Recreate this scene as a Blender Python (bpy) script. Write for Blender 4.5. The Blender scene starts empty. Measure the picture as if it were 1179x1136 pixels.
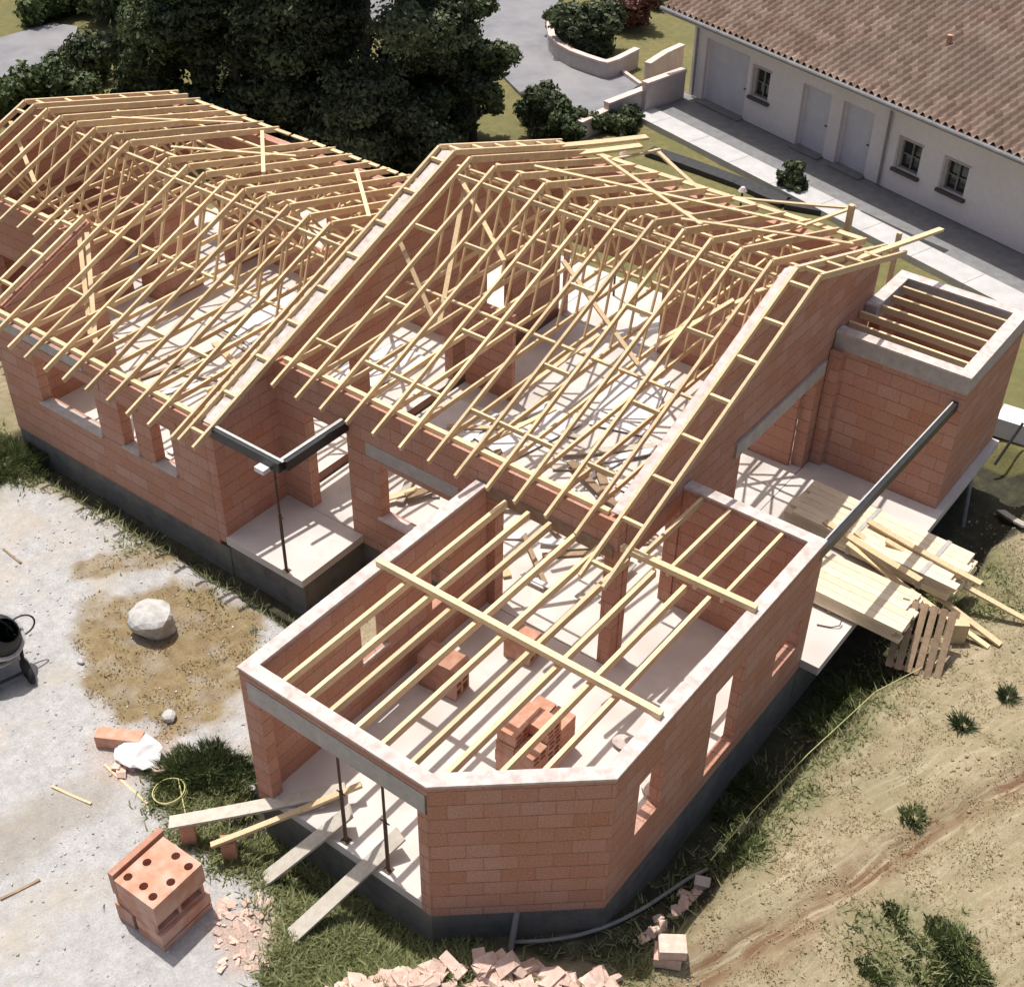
import bpy, math, random
import numpy as np
from mathutils import Vector, Matrix

random.seed(11)
RNG = np.random.default_rng(5)
S = bpy.context.scene
COL = S.collection

# ------------------------------------------------------------------ camera
C0 = Vector((11.61532, -8.77844, 17.52018))
FW = Vector((-0.4643113, 0.62864624, -0.62387413))
RT = Vector((0.79733631, 0.60335946, 0.01456608))
UPV = Vector((-0.38557727, 0.4906743, 0.78138908))
FPX = 1513.716
cam = bpy.data.cameras.new('camera')
cam.sensor_width = 36.0
cam.lens = FPX / 1179.0 * 36.0
cam.clip_end = 2000
co = bpy.data.objects.new('camera', cam)
COL.objects.link(co)
m3 = Matrix((RT, UPV, -FW)).transposed()
co.matrix_world = Matrix.Translation(C0) @ m3.to_4x4()
S.camera = co


def at(px, py, z):
    """world point of a photo pixel at height z (survey of the site from the photo)"""
    d = FW + RT * ((px - 589.5) / FPX) + UPV * ((568 - py) / FPX)
    s = (z - C0.z) / d.z
    return C0 + d * s


SL = 0.407


def plane(y):
    return 2.747 + SL * (y - 4.158)


def onroof(px, py, off=0.0):
    d = FW + RT * ((px - 589.5) / FPX) + UPV * ((568 - py) / FPX)
    s = (plane(C0.y) + off - C0.z) / (d.z - SL * d.y)
    return C0 + d * s


# ------------------------------------------------------------------ materials
def newmat(name):
    m = bpy.data.materials.new(name)
    m.use_nodes = True
    nt = m.node_tree
    b = nt.nodes['Principled BSDF']
    return m, nt, b


def N(nt, t, **kw):
    n = nt.nodes.new(t)
    for k, v in kw.items():
        if k.startswith('i_'):
            n.inputs[k[2:].replace('_', ' ')].default_value = v
        else:
            setattr(n, k, v)
    return n


def ramp(nt, stops):
    r = nt.nodes.new('ShaderNodeValToRGB')
    e = r.color_ramp.elements
    e[0].position, e[0].color = stops[0][0], (*stops[0][1], 1)
    e[1].position, e[1].color = stops[-1][0], (*stops[-1][1], 1)
    for p, c in stops[1:-1]:
        x = e.new(p)
        x.color = (*c, 1)
    return r


def mixc(nt, a, b, fac, mode='MIX'):
    m = nt.nodes.new('ShaderNodeMix')
    m.data_type = 'RGBA'
    m.blend_type = mode
    L = nt.links.new
    for sock, v in ((m.inputs[0], fac), (m.inputs[6], a), (m.inputs[7], b)):
        if isinstance(v, bpy.types.NodeSocket):
            L(v, sock)
        elif isinstance(v, (int, float)):
            sock.default_value = v
        else:
            sock.default_value = (*v, 1)
    return m.outputs[2]


def grain(name, c1, c2, scale=8, rough=.85, bump=.15, detail=6, obj_var=.0, tint=.0, stretch=None, dirt=None, dirt_scale=1.2, dirt_amt=.5):
    m, nt, b = newmat(name)
    L = nt.links.new
    tc = N(nt, 'ShaderNodeTexCoord')
    src = tc.outputs['Object']
    if stretch:
        mp = N(nt, 'ShaderNodeMapping')
        mp.inputs['Scale'].default_value = stretch
        L(src, mp.inputs[0])
        src = mp.outputs[0]
    n = N(nt, 'ShaderNodeTexNoise')
    n.inputs['Scale'].default_value = scale
    n.inputs['Detail'].default_value = detail
    n.inputs['Roughness'].default_value = .65
    L(src, n.inputs['Vector'])
    r = ramp(nt, [(.3, c1), (.7, c2)])
    L(n.outputs[0], r.inputs[0])
    col = r.outputs[0]
    if dirt:
        n2 = N(nt, 'ShaderNodeTexNoise')
        n2.inputs['Scale'].default_value = dirt_scale
        n2.inputs['Detail'].default_value = 5
        L(src, n2.inputs['Vector'])
        rr = ramp(nt, [(.45, (0, 0, 0)), (.7, (dirt_amt,) * 3)])
        L(n2.outputs[0], rr.inputs[0])
        col = mixc(nt, col, dirt, rr.outputs[0])
    if tint or obj_var:
        hv = N(nt, 'ShaderNodeHueSaturation')
        L(col, hv.inputs['Color'])
        add = N(nt, 'ShaderNodeMath', operation='MULTIPLY_ADD')
        if tint:
            a = N(nt, 'ShaderNodeAttribute', attribute_name='tint')
            L(a.outputs['Fac'], add.inputs[0])
            add.inputs[1].default_value = tint
        else:
            oi = N(nt, 'ShaderNodeObjectInfo')
            L(oi.outputs['Random'], add.inputs[0])
            add.inputs[1].default_value = obj_var
        add.inputs[2].default_value = 1 - (tint or obj_var) * .6
        L(add.outputs[0], hv.inputs['Value'])
        col = hv.outputs[0]
    L(col, b.inputs['Base Color'])
    b.inputs['Roughness'].default_value = rough
    if bump:
        bp = N(nt, 'ShaderNodeBump')
        bp.inputs['Strength'].default_value = bump
        bp.inputs['Distance'].default_value = .02
        L(n.outputs[0], bp.inputs['Height'])
        L(bp.outputs[0], b.inputs['Normal'])
    return m


def brick_mat(name, bw=.52, bh=.31, cols=None, mortar=(.40, .215, .15)):
    cols = cols or [(.455, .225, .155), (.49, .268, .198), (.52, .312, .245)]
    m, nt, b = newmat(name)
    L = nt.links.new
    uv = N(nt, 'ShaderNodeUVMap')
    br = N(nt, 'ShaderNodeTexBrick')
    br.inputs['Scale'].default_value = 1
    br.inputs['Brick Width'].default_value = bw
    br.inputs['Row Height'].default_value = bh
    br.inputs['Mortar Size'].default_value = .012
    br.inputs['Mortar Smooth'].default_value = .3
    br.inputs['Color1'].default_value = (0, 0, 0, 1)
    br.inputs['Color2'].default_value = (1, 1, 1, 1)
    br.inputs['Mortar'].default_value = (.5, .5, .5, 1)
    # slight wobble of the joints
    nz = N(nt, 'ShaderNodeTexNoise')
    nz.inputs['Scale'].default_value = 3
    L(uv.outputs[0], nz.inputs['Vector'])
    wob = N(nt, 'ShaderNodeVectorMath', operation='SCALE')
    wob.inputs['Scale'].default_value = .02
    L(nz.outputs['Color'], wob.inputs[0])
    ad = N(nt, 'ShaderNodeVectorMath', operation='ADD')
    L(uv.outputs[0], ad.inputs[0])
    L(wob.outputs[0], ad.inputs[1])
    L(ad.outputs[0], br.inputs['Vector'])
    r = ramp(nt, [(.0, cols[0]), (.5, cols[1]), (1., cols[2])])
    L(br.outputs['Color'], r.inputs[0])
    # blotches: orange firing marks and grey mortar smears
    n1 = N(nt, 'ShaderNodeTexNoise')
    n1.inputs['Scale'].default_value = 1.3
    n1.inputs['Detail'].default_value = 6
    L(uv.outputs[0], n1.inputs['Vector'])
    r1 = ramp(nt, [(.42, (0, 0, 0)), (.68, (.55,) * 3)])
    L(n1.outputs[0], r1.inputs[0])
    col = mixc(nt, r.outputs[0], (.475, .215, .115), r1.outputs[0])
    n2 = N(nt, 'ShaderNodeTexNoise')
    n2.inputs['Scale'].default_value = 2.6
    n2.inputs['Detail'].default_value = 8
    n2.inputs['Roughness'].default_value = .7
    L(ad.outputs[0], n2.inputs['Vector'])
    r2 = ramp(nt, [(.5, (0, 0, 0)), (.75, (.5,) * 3)])
    L(n2.outputs[0], r2.inputs[0])
    col = mixc(nt, col, (.48, .35, .285), r2.outputs[0])
    col = mixc(nt, col, mortar, br.outputs['Fac'])
    # bed joints read stronger than the dry head joints
    bj = N(nt, 'ShaderNodeTexBrick')
    bj.inputs['Scale'].default_value = 1
    bj.inputs['Brick Width'].default_value = 400
    bj.inputs['Row Height'].default_value = bh
    bj.inputs['Mortar Size'].default_value = .016
    bj.inputs['Mortar Smooth'].default_value = .6
    L(ad.outputs[0], bj.inputs['Vector'])
    nj = N(nt, 'ShaderNodeTexNoise')
    nj.inputs['Scale'].default_value = 4
    L(uv.outputs[0], nj.inputs['Vector'])
    rj = ramp(nt, [(.35, (.15,) * 3), (.6, (.85,) * 3)])
    L(nj.outputs[0], rj.inputs[0])
    mj = N(nt, 'ShaderNodeMath', operation='MULTIPLY')
    L(bj.outputs['Fac'], mj.inputs[0])
    L(rj.outputs[0], mj.inputs[1])
    col = mixc(nt, col, (.25, .125, .08), mj.outputs[0])
    n3 = N(nt, 'ShaderNodeTexNoise')
    n3.inputs['Scale'].default_value = 30
    n3.inputs['Detail'].default_value = 4
    L(uv.outputs[0], n3.inputs['Vector'])
    r3 = ramp(nt, [(.3, (.75,) * 3), (.7, (1.15,) * 3)])
    L(n3.outputs[0], r3.inputs[0])
    col = mixc(nt, col, r3.outputs[0], 1.0, 'MULTIPLY')
    L(col, b.inputs['Base Color'])
    b.inputs['Roughness'].default_value = .9
    bp = N(nt, 'ShaderNodeBump')
    bp.inputs['Strength'].default_value = .35
    bp.inputs['Distance'].default_value = .012
    bp.invert = True
    L(br.outputs['Fac'], bp.inputs['Height'])
    L(bp.outputs[0], b.inputs['Normal'])
    return m


M = {}
M['brick'] = brick_mat('terracotta block masonry')
M['wood'] = grain('fresh pine', (.61, .445, .25), (.79, .625, .39), 5, .75, .1, tint=.34, stretch=(6, 1.2, 6))
M['lumber'] = grain('stored pale planks', (.66, .54, .36), (.82, .73, .56), 5, .75, .1, tint=.22, stretch=(1.2, 6, 6))
M['truss'] = grain('truss pine', (.61, .435, .235), (.79, .615, .375), 4, .75, .1, obj_var=.38)
M['oldwood'] = grain('weathered wood', (.23, .16, .10), (.36, .26, .17), 9, .9, .3, tint=.4)
M['greyplank'] = grain('grey scaffold plank', (.40, .36, .30), (.54, .50, .43), 7, .9, .2, obj_var=.25)
M['slab'] = grain('cast concrete floor', (.55, .515, .48), (.69, .655, .62), 2.2, .9, .1, dirt=(.40, .355, .315), dirt_scale=1.1, dirt_amt=.55)
M['cap'] = grain('pale mortar cap', (.50, .43, .40), (.66, .60, .57), 4, .9, .25, dirt=(.36, .29, .25), dirt_scale=7, dirt_amt=.6)
M['concrete'] = grain('grey lintel concrete', (.36, .34, .32), (.50, .475, .45), 5, .9, .2)
M['bitumen'] = grain('bitumen coated blockwork', (.10, .10, .094), (.18, .176, .162), 4, .85, .3, dirt=(.24, .22, .18), dirt_scale=1.5, dirt_amt=.6)
M['steel'] = grain('black primed steel', (.012, .012, .014), (.03, .03, .034), 6, .45, .05)
M['rust'] = grain('rusty steel tube', (.05, .03, .022), (.12, .07, .045), 12, .7, .1)
M['galv'] = grain('grey plastic pipe', (.20, .20, .19), (.30, .30, .29), 6, .6, .05)
M['white'] = grain('white sheet', (.66, .66, .66), (.78, .78, .78), 3, .8, .1)
M['block'] = grain('fired clay', (.44, .20, .12), (.58, .33, .24), 6, .9, .25, obj_var=.35, dirt=(.60, .47, .40), dirt_scale=2.5, dirt_amt=.6)
M['rubble'] = grain('broken clay', (.56, .37, .29), (.72, .56, .48), 7, .92, .3, obj_var=.35)
M['stucco'] = grain('pinkish white render', (.70, .67, .67), (.78, .75, .75), 6, .9, .15, dirt=(.60, .56, .55), dirt_scale=.5, dirt_amt=.35)
M['trim'] = grain('white painted trim', (.68, .67, .66), (.76, .75, .74), 5, .6, .03)
M['shutterdoor'] = grain('pale lilac grey door', (.55, .55, .60), (.63, .63, .68), 3, .6, .03)
M['dark'] = grain('dark timber frame', (.06, .055, .05), (.10, .09, .08), 7, .7, .05)
M['terr'] = grain('grey paving', (.15, .15, .155), (.23, .23, .235), 3, .85, .15)
M['path'] = grain('pale paving', (.42, .415, .41), (.53, .525, .52), 2, .85, .15)
M['asphalt'] = grain('worn asphalt', (.17, .17, .185), (.245, .245, .26), 1.2, .9, .2, dirt=(.30, .29, .29), dirt_scale=.35, dirt_amt=.6)
M['coping'] = grain('pink coping tiles', (.58, .44, .40), (.70, .58, .54), 4, .85, .15)
M['lowwall'] = grain('rendered low wall', (.42, .37, .36), (.52, .47, .46), 4, .9, .15)
M['stone'] = grain('pale limestone', (.36, .35, .33), (.62, .61, .58), 5, .95, .6, dirt=(.22, .21, .2), dirt_scale=4, dirt_amt=.6)
M['bark'] = grain('bark', (.05, .04, .03), (.10, .08, .06), 9, .95, .5)
M['machine'] = grain('dirty dark paint', (.014, .015, .013), (.04, .042, .036), 5, .6, .15)
M['rubber'] = grain('tyre rubber', (.015, .015, .015), (.035, .034, .033), 8, .85, .1)
M['greymetal'] = grain('pale worn metal and beam highlight', (.38, .38, .37), (.55, .55, .53), 6, .5, .1)
M['yellow'] = grain('yellow plastic', (.46, .44, .17), (.58, .56, .26), 6, .6, .02)
M['lawndrop'] = grain('black lawn drop with shadow', (.02, .02, .022), (.045, .045, .05), 6, .7, .3)
M['winframe'] = grain('grey painted window frame', (.17, .165, .14), (.25, .245, .21), 5, .6, .03)
mg, nt, b = newmat('window glass')
b.inputs['Base Color'].default_value = (.03, .035, .04, 1)
b.inputs['Roughness'].default_value = .08
M['glass'] = mg


def leaf_mat(name, c1, c2, var=.5):
    m, nt, b = newmat(name)
    L = nt.links.new
    a = N(nt, 'ShaderNodeAttribute', attribute_name='tint')
    r = ramp(nt, [(0, c1), (1, c2)])
    L(a.outputs['Fac'], r.inputs[0])
    L(r.outputs[0], b.inputs['Base Color'])
    b.inputs['Roughness'].default_value = .6
    tr = N(nt, 'ShaderNodeBsdfTranslucent')
    L(r.outputs[0], tr.inputs[0])
    mx = N(nt, 'ShaderNodeMixShader')
    mx.inputs[0].default_value = .25
    L(b.outputs[0], mx.inputs[1])
    L(tr.outputs[0], mx.inputs[2])
    L(mx.outputs[0], nt.nodes['Material Output'].inputs[0])
    return m


M['leaf_dark'] = leaf_mat('dark evergreen leaf', (.018, .032, .012), (.145, .18, .085))
M['leaf_mid'] = leaf_mat('mid green leaf', (.026, .044, .014), (.145, .185, .075))
M['leaf_bright'] = leaf_mat('bright green leaf', (.045, .075, .022), (.15, .19, .07))
M['leaf_red'] = leaf_mat('red flowering leaf', (.10, .05, .03), (.36, .12, .12))
M['weedleaf'] = leaf_mat('weed leaf', (.08, .115, .035), (.25, .29, .12))
M['weeddark'] = leaf_mat('dark weed leaf', (.03, .05, .018), (.13, .17, .07))
M['grass'] = leaf_mat('grass blade', (.14, .165, .055), (.37, .385, .19))
M['drygrass'] = leaf_mat('dry grass blade', (.33, .27, .15), (.56, .48, .30))
M['earthgrass'] = leaf_mat('earth grass blade', (.24, .19, .09), (.42, .35, .18))


# ------------------------------------------------------------------ mesh builder
class MB:
    def __init__(self):
        self.v, self.f, self.t = [], [], []

    def add(self, vs, fs, tint=None):
        o = len(self.v)
        self.v += [tuple(p) for p in vs]
        t = random.random() if tint is None else tint
        for f in fs:
            self.f.append(tuple(i + o for i in f))
            self.t.append(t)

    def hexa(self, lo, hi, tint=None):
        """lo, hi: four points each, counter-clockwise from above"""
        self.add(list(lo) + list(hi), [(3, 2, 1, 0), (4, 5, 6, 7), (0, 1, 5, 4), (1, 2, 6, 5), (2, 3, 7, 6), (3, 0, 4, 7)], tint)

    def box(self, a, b, tint=None):
        x0, y0, z0 = a
        x1, y1, z1 = b
        p = [(x0, y0), (x1, y0), (x1, y1), (x0, y1)]
        self.hexa([(*q, z0) for q in p], [(*q, z1) for q in p], tint)

    def bar(self, p, q, w, h, up=(0, 0, 1), tint=None):
        p, q, up = Vector(p), Vector(q), Vector(up)
        d = (q - p).normalized()
        s = d.cross(up)
        if s.length < 1e-4:
            s = d.cross(Vector((1, 0, 0)))
        s.normalize()
        u = s.cross(d)
        a, bb = s * (w / 2), u * (h / 2)
        A = [p - a - bb, p + a - bb, p + a + bb, p - a + bb]
        B = [x + (q - p) for x in A]
        self.add(A + B, [(0, 1, 2, 3), (7, 6, 5, 4), (0, 4, 5, 1), (1, 5, 6, 2), (2, 6, 7, 3), (3, 7, 4, 0)], tint)

    def prism(self, poly, z0, z1, tint=None):
        n = len(poly)
        vs = [(x, y, z0) for x, y in poly] + [(x, y, z1) for x, y in poly]
        fs = [tuple(range(n - 1, -1, -1)), tuple(range(n, 2 * n))]
        fs += [(i, (i + 1) % n, n + (i + 1) % n, n + i) for i in range(n)]
        self.add(vs, fs, tint)

    def tube(self, pts, r, n=8, tint=None, caps=True, r2=None):
        pts = [Vector(p) for p in pts]
        k = len(pts)
        vs, fs = [], []
        prev = None
        for i, p in enumerate(pts):
            d = (pts[min(i + 1, k - 1)] - pts[max(i - 1, 0)]).normalized()
            ref = prev if prev is not None else (Vector((0, 0, 1)) if abs(d.z) < .9 else Vector((1, 0, 0)))
            s = d.cross(ref).normalized()
            u = s.cross(d).normalized()
            prev = u
            rr = r if r2 is None else r + (r2 - r) * i / (k - 1)
            for j in range(n):
                a = 2 * math.pi * j / n
                vs.append(p + s * (rr * math.cos(a)) + u * (rr * math.sin(a)))
        for i in range(k - 1):
            for j in range(n):
                fs.append((i * n + j, i * n + (j + 1) % n, (i + 1) * n + (j + 1) % n, (i + 1) * n + j))
        if caps:
            fs.append(tuple(range(n - 1, -1, -1)))
            fs.append(tuple((k - 1) * n + j for j in range(n)))
        self.add(vs, fs, tint)

    def build(self, name, mat, parent=None, smooth=False, loc=None):
        me = bpy.data.meshes.new(name)
        me.from_pydata(self.v, [], self.f)
        me.materials.append(mat)
        # box-projected UV in metres
        co = np.array(self.v, dtype=np.float64)
        uvl = me.uv_layers.new(name='UVMap')
        buf = np.zeros((len(me.loops), 2))
        for p in me.polygons:
            nrm = p.normal
            li = np.arange(p.loop_start, p.loop_start + p.loop_total)
            vi = np.array(p.vertices[:])
            P = co[vi]
            if abs(nrm.z) > .75:
                buf[li, 0] = P[:, 0]
                buf[li, 1] = P[:, 1]
            else:
                h = math.hypot(nrm.x, nrm.y)
                tx, ty = -nrm.y / h, nrm.x / h
                buf[li, 0] = P[:, 0] * tx + P[:, 1] * ty
                buf[li, 1] = P[:, 2]
        uvl.data.foreach_set('uv', buf.astype(np.float32).ravel())
        at_ = me.attributes.new('tint', 'FLOAT', 'FACE')
        at_.data.foreach_set('value', np.array(self.t, dtype=np.float32))
        if smooth:
            me.polygons.foreach_set('use_smooth', [True] * len(me.polygons))
        o = bpy.data.objects.new(name, me)
        COL.objects.link(o)
        if parent:
            o.parent = parent
        if loc is not None:
            o.location = loc
        return o


def tag(o, label=None, cat=None, group=None, kind=None):
    if label:
        o['label'] = label
    if cat:
        o['category'] = cat
    if group:
        o['group'] = group
    if kind:
        o['kind'] = kind
    return o


def empty(name, loc=(0, 0, 0), rz=0, parent=None):
    o = bpy.data.objects.new(name, None)
    COL.objects.link(o)
    o.location = loc
    o.rotation_euler = (0, 0, rz)
    o.empty_display_size = .2
    if parent:
        o.parent = parent
    return o


def copy_tree(o, parent=None):
    c = o.copy()
    COL.objects.link(c)
    c.parent = parent
    for ch in list(o.children):
        copy_tree(ch, c)
    return c


def mesh_np(name, V, F, mat, parent=None, tint=None, smooth=False):
    """V (n,3), F (m,k) arrays"""
    me = bpy.data.meshes.new(name)
    k = F.shape[1]
    me.vertices.add(len(V))
    me.vertices.foreach_set('co', V.astype(np.float32).ravel())
    me.loops.add(F.size)
    me.loops.foreach_set('vertex_index', F.astype(np.int32).ravel())
    me.polygons.add(len(F))
    me.polygons.foreach_set('loop_start', np.arange(0, F.size, k, dtype=np.int32))
    me.polygons.foreach_set('loop_total', np.full(len(F), k, dtype=np.int32))
    if smooth:
        me.polygons.foreach_set('use_smooth', np.ones(len(F), dtype=bool))
    me.update(calc_edges=True)
    me.validate()
    me.materials.append(mat)
    if tint is not None:
        a = me.attributes.new('tint', 'FLOAT', 'FACE')
        a.data.foreach_set('value', tint.astype(np.float32))
    o = bpy.data.objects.new(name, me)
    COL.objects.link(o)
    if parent:
        o.parent = parent
    return o


# ------------------------------------------------------------------ noise helpers (numpy)
_LAT = RNG.random((256, 256))


def vnoise(x, y, s):
    x = np.asarray(x) / s + 1000.3
    y = np.asarray(y) / s + 1000.7
    xi, yi = np.floor(x).astype(int), np.floor(y).astype(int)
    fx, fy = x - xi, y - yi
    fx, fy = fx * fx * (3 - 2 * fx), fy * fy * (3 - 2 * fy)
    g = lambda a, b: _LAT[a % 256, b % 256]
    return (g(xi, yi) * (1 - fx) + g(xi + 1, yi) * fx) * (1 - fy) + (g(xi, yi + 1) * (1 - fx) + g(xi + 1, yi + 1) * fx) * fy


def fbm(x, y, s, o=4):
    r, a, t = 0, 1, 0
    for i in range(o):
        r = r + a * vnoise(x + 17 * i, y - 31 * i, s / 2 ** i)
        t += a
        a *= .55
    return r / t


def inpoly(x, y, poly):
    r = np.zeros(x.shape, bool)
    n = len(poly)
    for i in range(n):
        x0, y0 = poly[i]
        x1, y1 = poly[(i + 1) % n]
        c = ((y0 > y) != (y1 > y)) & (x < (x1 - x0) * (y - y0) / (y1 - y0 + 1e-12) + x0)
        r ^= c
    return r


def segdist(x, y, a, b):
    ax, ay = a
    bx, by = b
    dx, dy = bx - ax, by - ay
    t = np.clip(((x - ax) * dx + (y - ay) * dy) / (dx * dx + dy * dy + 1e-12), 0, 1)
    return np.hypot(x - ax - t * dx, y - ay - t * dy)


def sdpoly(x, y, poly):
    """negative inside"""
    d = np.full(x.shape, 1e9)
    for i in range(len(poly)):
        d = np.minimum(d, segdist(x, y, poly[i], poly[(i + 1) % len(poly)]))
    return np.where(inpoly(x, y, poly), -d, d)


def pxpoly(pts, z=-.8):
    return [tuple(at(px, py, z)[:2]) for px, py in pts]


# ------------------------------------------------------------------ ground
FOOT = [(-16.35, 6.5), (-12.1, 6.5), (-12.1, 4.16), (-3.0, 4.1), (-3.0, 5.9), (0, 5.9), (0, 0), (3.74, 0), (5.76, 1.75), (5.76, 8.26),
        (6.1, 8.26), (6.1, 17.25), (3.04, 17.25), (3.04, 15.8), (-5.14, 15.8), (-5.14, 13.1), (-16.35, 13.1)]
REAR = [(-17, 14.2), (-5.14, 14.2), (-5.14, 15.8), (3.0, 15.8), (3.0, 18.2), (-17, 18.2)]


MOUND = [tuple(at(px, py, -.5)[:2]) for px, py in ((410, 1150), (545, 1120), (690, 1140))]


def sstep(a, b, x):
    t = np.clip((x - a) / (b - a), 0, 1)
    return t * t * (3 - 2 * t)


def gz(x, y):
    x, y = np.asarray(x, float), np.asarray(y, float)
    base = -.8 + .10 * (fbm(x, y, 2.5) - .5) + .035 * (fbm(x + 50, y, .5, 3) - .5)
    right = sstep(6.2, 7.2, x + .35 * (fbm(x, y, 1.2, 2) - .5)) * sstep(16, 13, y) * sstep(-1, 3.0, y - .5 * (x - 6))
    base = base + right * (.18 + .10 * np.clip(x - 6.8, 0, 9) + .09 * (fbm(x + 9, y + 4, 1.1, 4) - .5))
    # ruts of the soil track on the bank
    a, c = at(790, 1115, -.2), at(1400, 760, .1)
    dt = segdist(x, y, a[:2], c[:2])
    base = base - .07 * np.exp(-(dt / .22) ** 2) + .05 * np.exp(-((dt - .5) / .25) ** 2) * right
    # small mound of spoil
    dm = np.hypot((x + 6.95) / 1.0, (y - 2.75) / .75)
    base = base + .16 * np.clip(1 - dm, 0, 1)
    d = sdpoly(x, y, FOOT)
    w = np.where(x > 5.3, 1.0, np.where((x > -1.2) & (y < 4), .62, .5))
    w = np.where((x > 5.3) & (y > 9), 1.15, w)
    w = w * (1 + .5 * (fbm(x, y, .9, 3) - .5))
    dmr = np.minimum(segdist(x, y, *MOUND[:2]), segdist(x, y, *MOUND[1:]))
    mound = .38 * np.clip(1 - dmr / .75, 0, 1) ** 1.2 * (d > .15)
    rear = (y > 13.3) & (x < 3.0)
    k = sstep(w * 1.25, w * .5, d)
    z = mound + base * (1 - k) + (-1.1 - .3 * sstep(5.2, 5.8, x) * sstep(2.5, 4.0, y) - .1 * sstep(2.5, 1.0, x) * sstep(3, 1, y) + .2 * sstep(3.0, 4.2, x) * sstep(3.2, 1.8, y) + .12 * (fbm(x, y, .6, 3) - .5)) * k
    lw = sstep(19.0, 21.0, y) * sstep(-11.9, -10.9, x + .3 * (y - 28))
    z = z - .28 * lw
    z = np.where(rear & (d > 0), np.minimum(base, -.25), z)
    return z


def gz1(x, y):
    return float(gz(np.array([x]), np.array([y]))[0])


def axis(lo, hi, step, far):
    a = np.arange(lo, hi + 1e-6, step)
    out, s, x = [], step, hi
    while x < far:
        s *= 1.35
        x += s
        out.append(x)
    neg, s, x = [], step, lo
    while x > -far:
        s *= 1.35
        x -= s
        neg.append(x)
    return np.array(neg[::-1] + list(a) + out)


xs = axis(-18, 13.5, .09, 260)
ys = axis(-6, 18.5, .09, 260)
# keep the background lawn and drive reasonably fine as well
ys = np.unique(np.concatenate([ys[ys <= 18.5], np.arange(18.9, 46, .3), ys[ys > 46.5]]))
xs = np.unique(np.concatenate([xs[xs < -46], np.arange(-45.8, -18.1, .3), xs[xs >= -18]]))
GX, GY = np.meshgrid(xs, ys)
gx, gy = GX.ravel(), GY.ravel()
gzv = gz(gx, gy)
nx, ny = len(xs), len(ys)
idx = np.arange(nx * ny).reshape(ny, nx)
F = np.stack([idx[:-1, :-1].ravel(), idx[:-1, 1:].ravel(), idx[1:, 1:].ravel(), idx[1:, :-1].ravel()], 1)


def zone(poly, soft=.35, warp=.9, s=1.0):
    wx = gx + warp * (fbm(gx + 3, gy, s) - .5)
    wy = gy + warp * (fbm(gx, gy + 70, s) - .5)
    return sstep(soft, -soft, sdpoly(wx, wy, poly))


def build_zones():
    Z = {}
    gravel = pxpoly([(-500, 500), (0, 548), (55, 568), (120, 590), (200, 640), (345, 705), (300, 790), (290, 830), (285, 905), (320, 950), (320, 1010), (300, 1060), (330, 1136), (400, 1500), (-900, 1500)])
    Z['gravel'] = zone(gravel, .3, .7)
    e1 = pxpoly([(88, 705), (130, 690), (200, 662), (262, 690), (300, 700), (290, 760), (284, 815), (220, 852), (150, 838), (112, 790)])
    e2 = pxpoly([(82, 668), (95, 645), (185, 628), (205, 648), (130, 665)])
    Z['earth'] = np.maximum(zone(e1, .22, 1.1, .6), zone(e2, .15, .7, .4) * .9)
    Z['earth'] = np.clip(Z['earth'] * (.45 + 1.1 * fbm(gx, gy, .35, 4)), 0, 1)
    gr = np.zeros(len(gx))
    for poly, s in (([(300, 1010), (400, 960), (480, 1040), (560, 1095), (500, 1180), (320, 1180), (330, 1080)], 1),
                    ([(175, 885), (240, 862), (295, 880), (290, 930), (205, 925)], 1),
                    ([(210, 945), (420, 930), (430, 960), (300, 990), (240, 985)], .8),
                    ([(690, 1110), (720, 1075), (800, 1035), (760, 1090), (730, 1136)], .9),
                    ([(790, 1010), (980, 815), (1040, 770), (1010, 830), (900, 950), (850, 1010)], .8),
                    ([(1050, 640), (1130, 600), (1179, 640), (1179, 715), (1090, 720)], .65),
                    ([(940, 790), (1020, 760), (1030, 790), (960, 860)], .8),
                    ([(0, 470), (40, 520), (0, 570), (-60, 560)], .6),
                    ([(980, 1060), (1050, 1040), (1120, 1060), (1140, 1136), (1000, 1180)], .6)):
        gr = np.maximum(gr, s * zone(pxpoly(poly, -.6), .4, 1.0, .8))
    Z['green'] = gr
    a, c = at(790, 1115, -.2), at(1400, 760, .1)
    dt = segdist(gx + .35 * (fbm(gx, gy, .8) - .5), gy + .35 * (fbm(gx + 8, gy, .8) - .5), a[:2], c[:2])
    Z['track'] = np.exp(-(dt / .24) ** 2) * (.55 + .75 * sstep(.3, .6, fbm(gx, gy, .5, 3)))
    Z['track'] = np.clip(Z['track'] + .5 * np.exp(-((dt - .42) / .07) ** 2) * sstep(.42, .6, fbm(gx, gy, .7, 3)), 0, 1)
    lawn = sstep(15.8, 17.5, gy + .5 * (fbm(gx, gy, 2) - .5)) + sstep(-16, -19, gx) + sstep(11.8, 14.5, gy) * sstep(9.5, 6.5, gx) * 0
    Z['lawn'] = np.clip(lawn, 0, 1)
    pk = zone(pxpoly([(240, 1060), (300, 1035), (305, 1100), (265, 1120)]), .3, .6)
    Z['pink'] = np.maximum(pk * .9, .5 * zone(pxpoly([(100, 850), (190, 845), (200, 890), (150, 905), (110, 890)]), .3, .5))
    d = sdpoly(gx, gy, FOOT)
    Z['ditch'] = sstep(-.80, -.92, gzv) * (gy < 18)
    Z['rut'] = (zone(pxpoly([(-50, 960), (130, 890), (140, 920), (20, 1000), (-50, 1010)]), .3, .6) * .5)
    return Z


ZN = build_zones()
gm, nt, b = newmat('site ground')
L = nt.links.new
tc = N(nt, 'ShaderNodeTexCoord')


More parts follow.
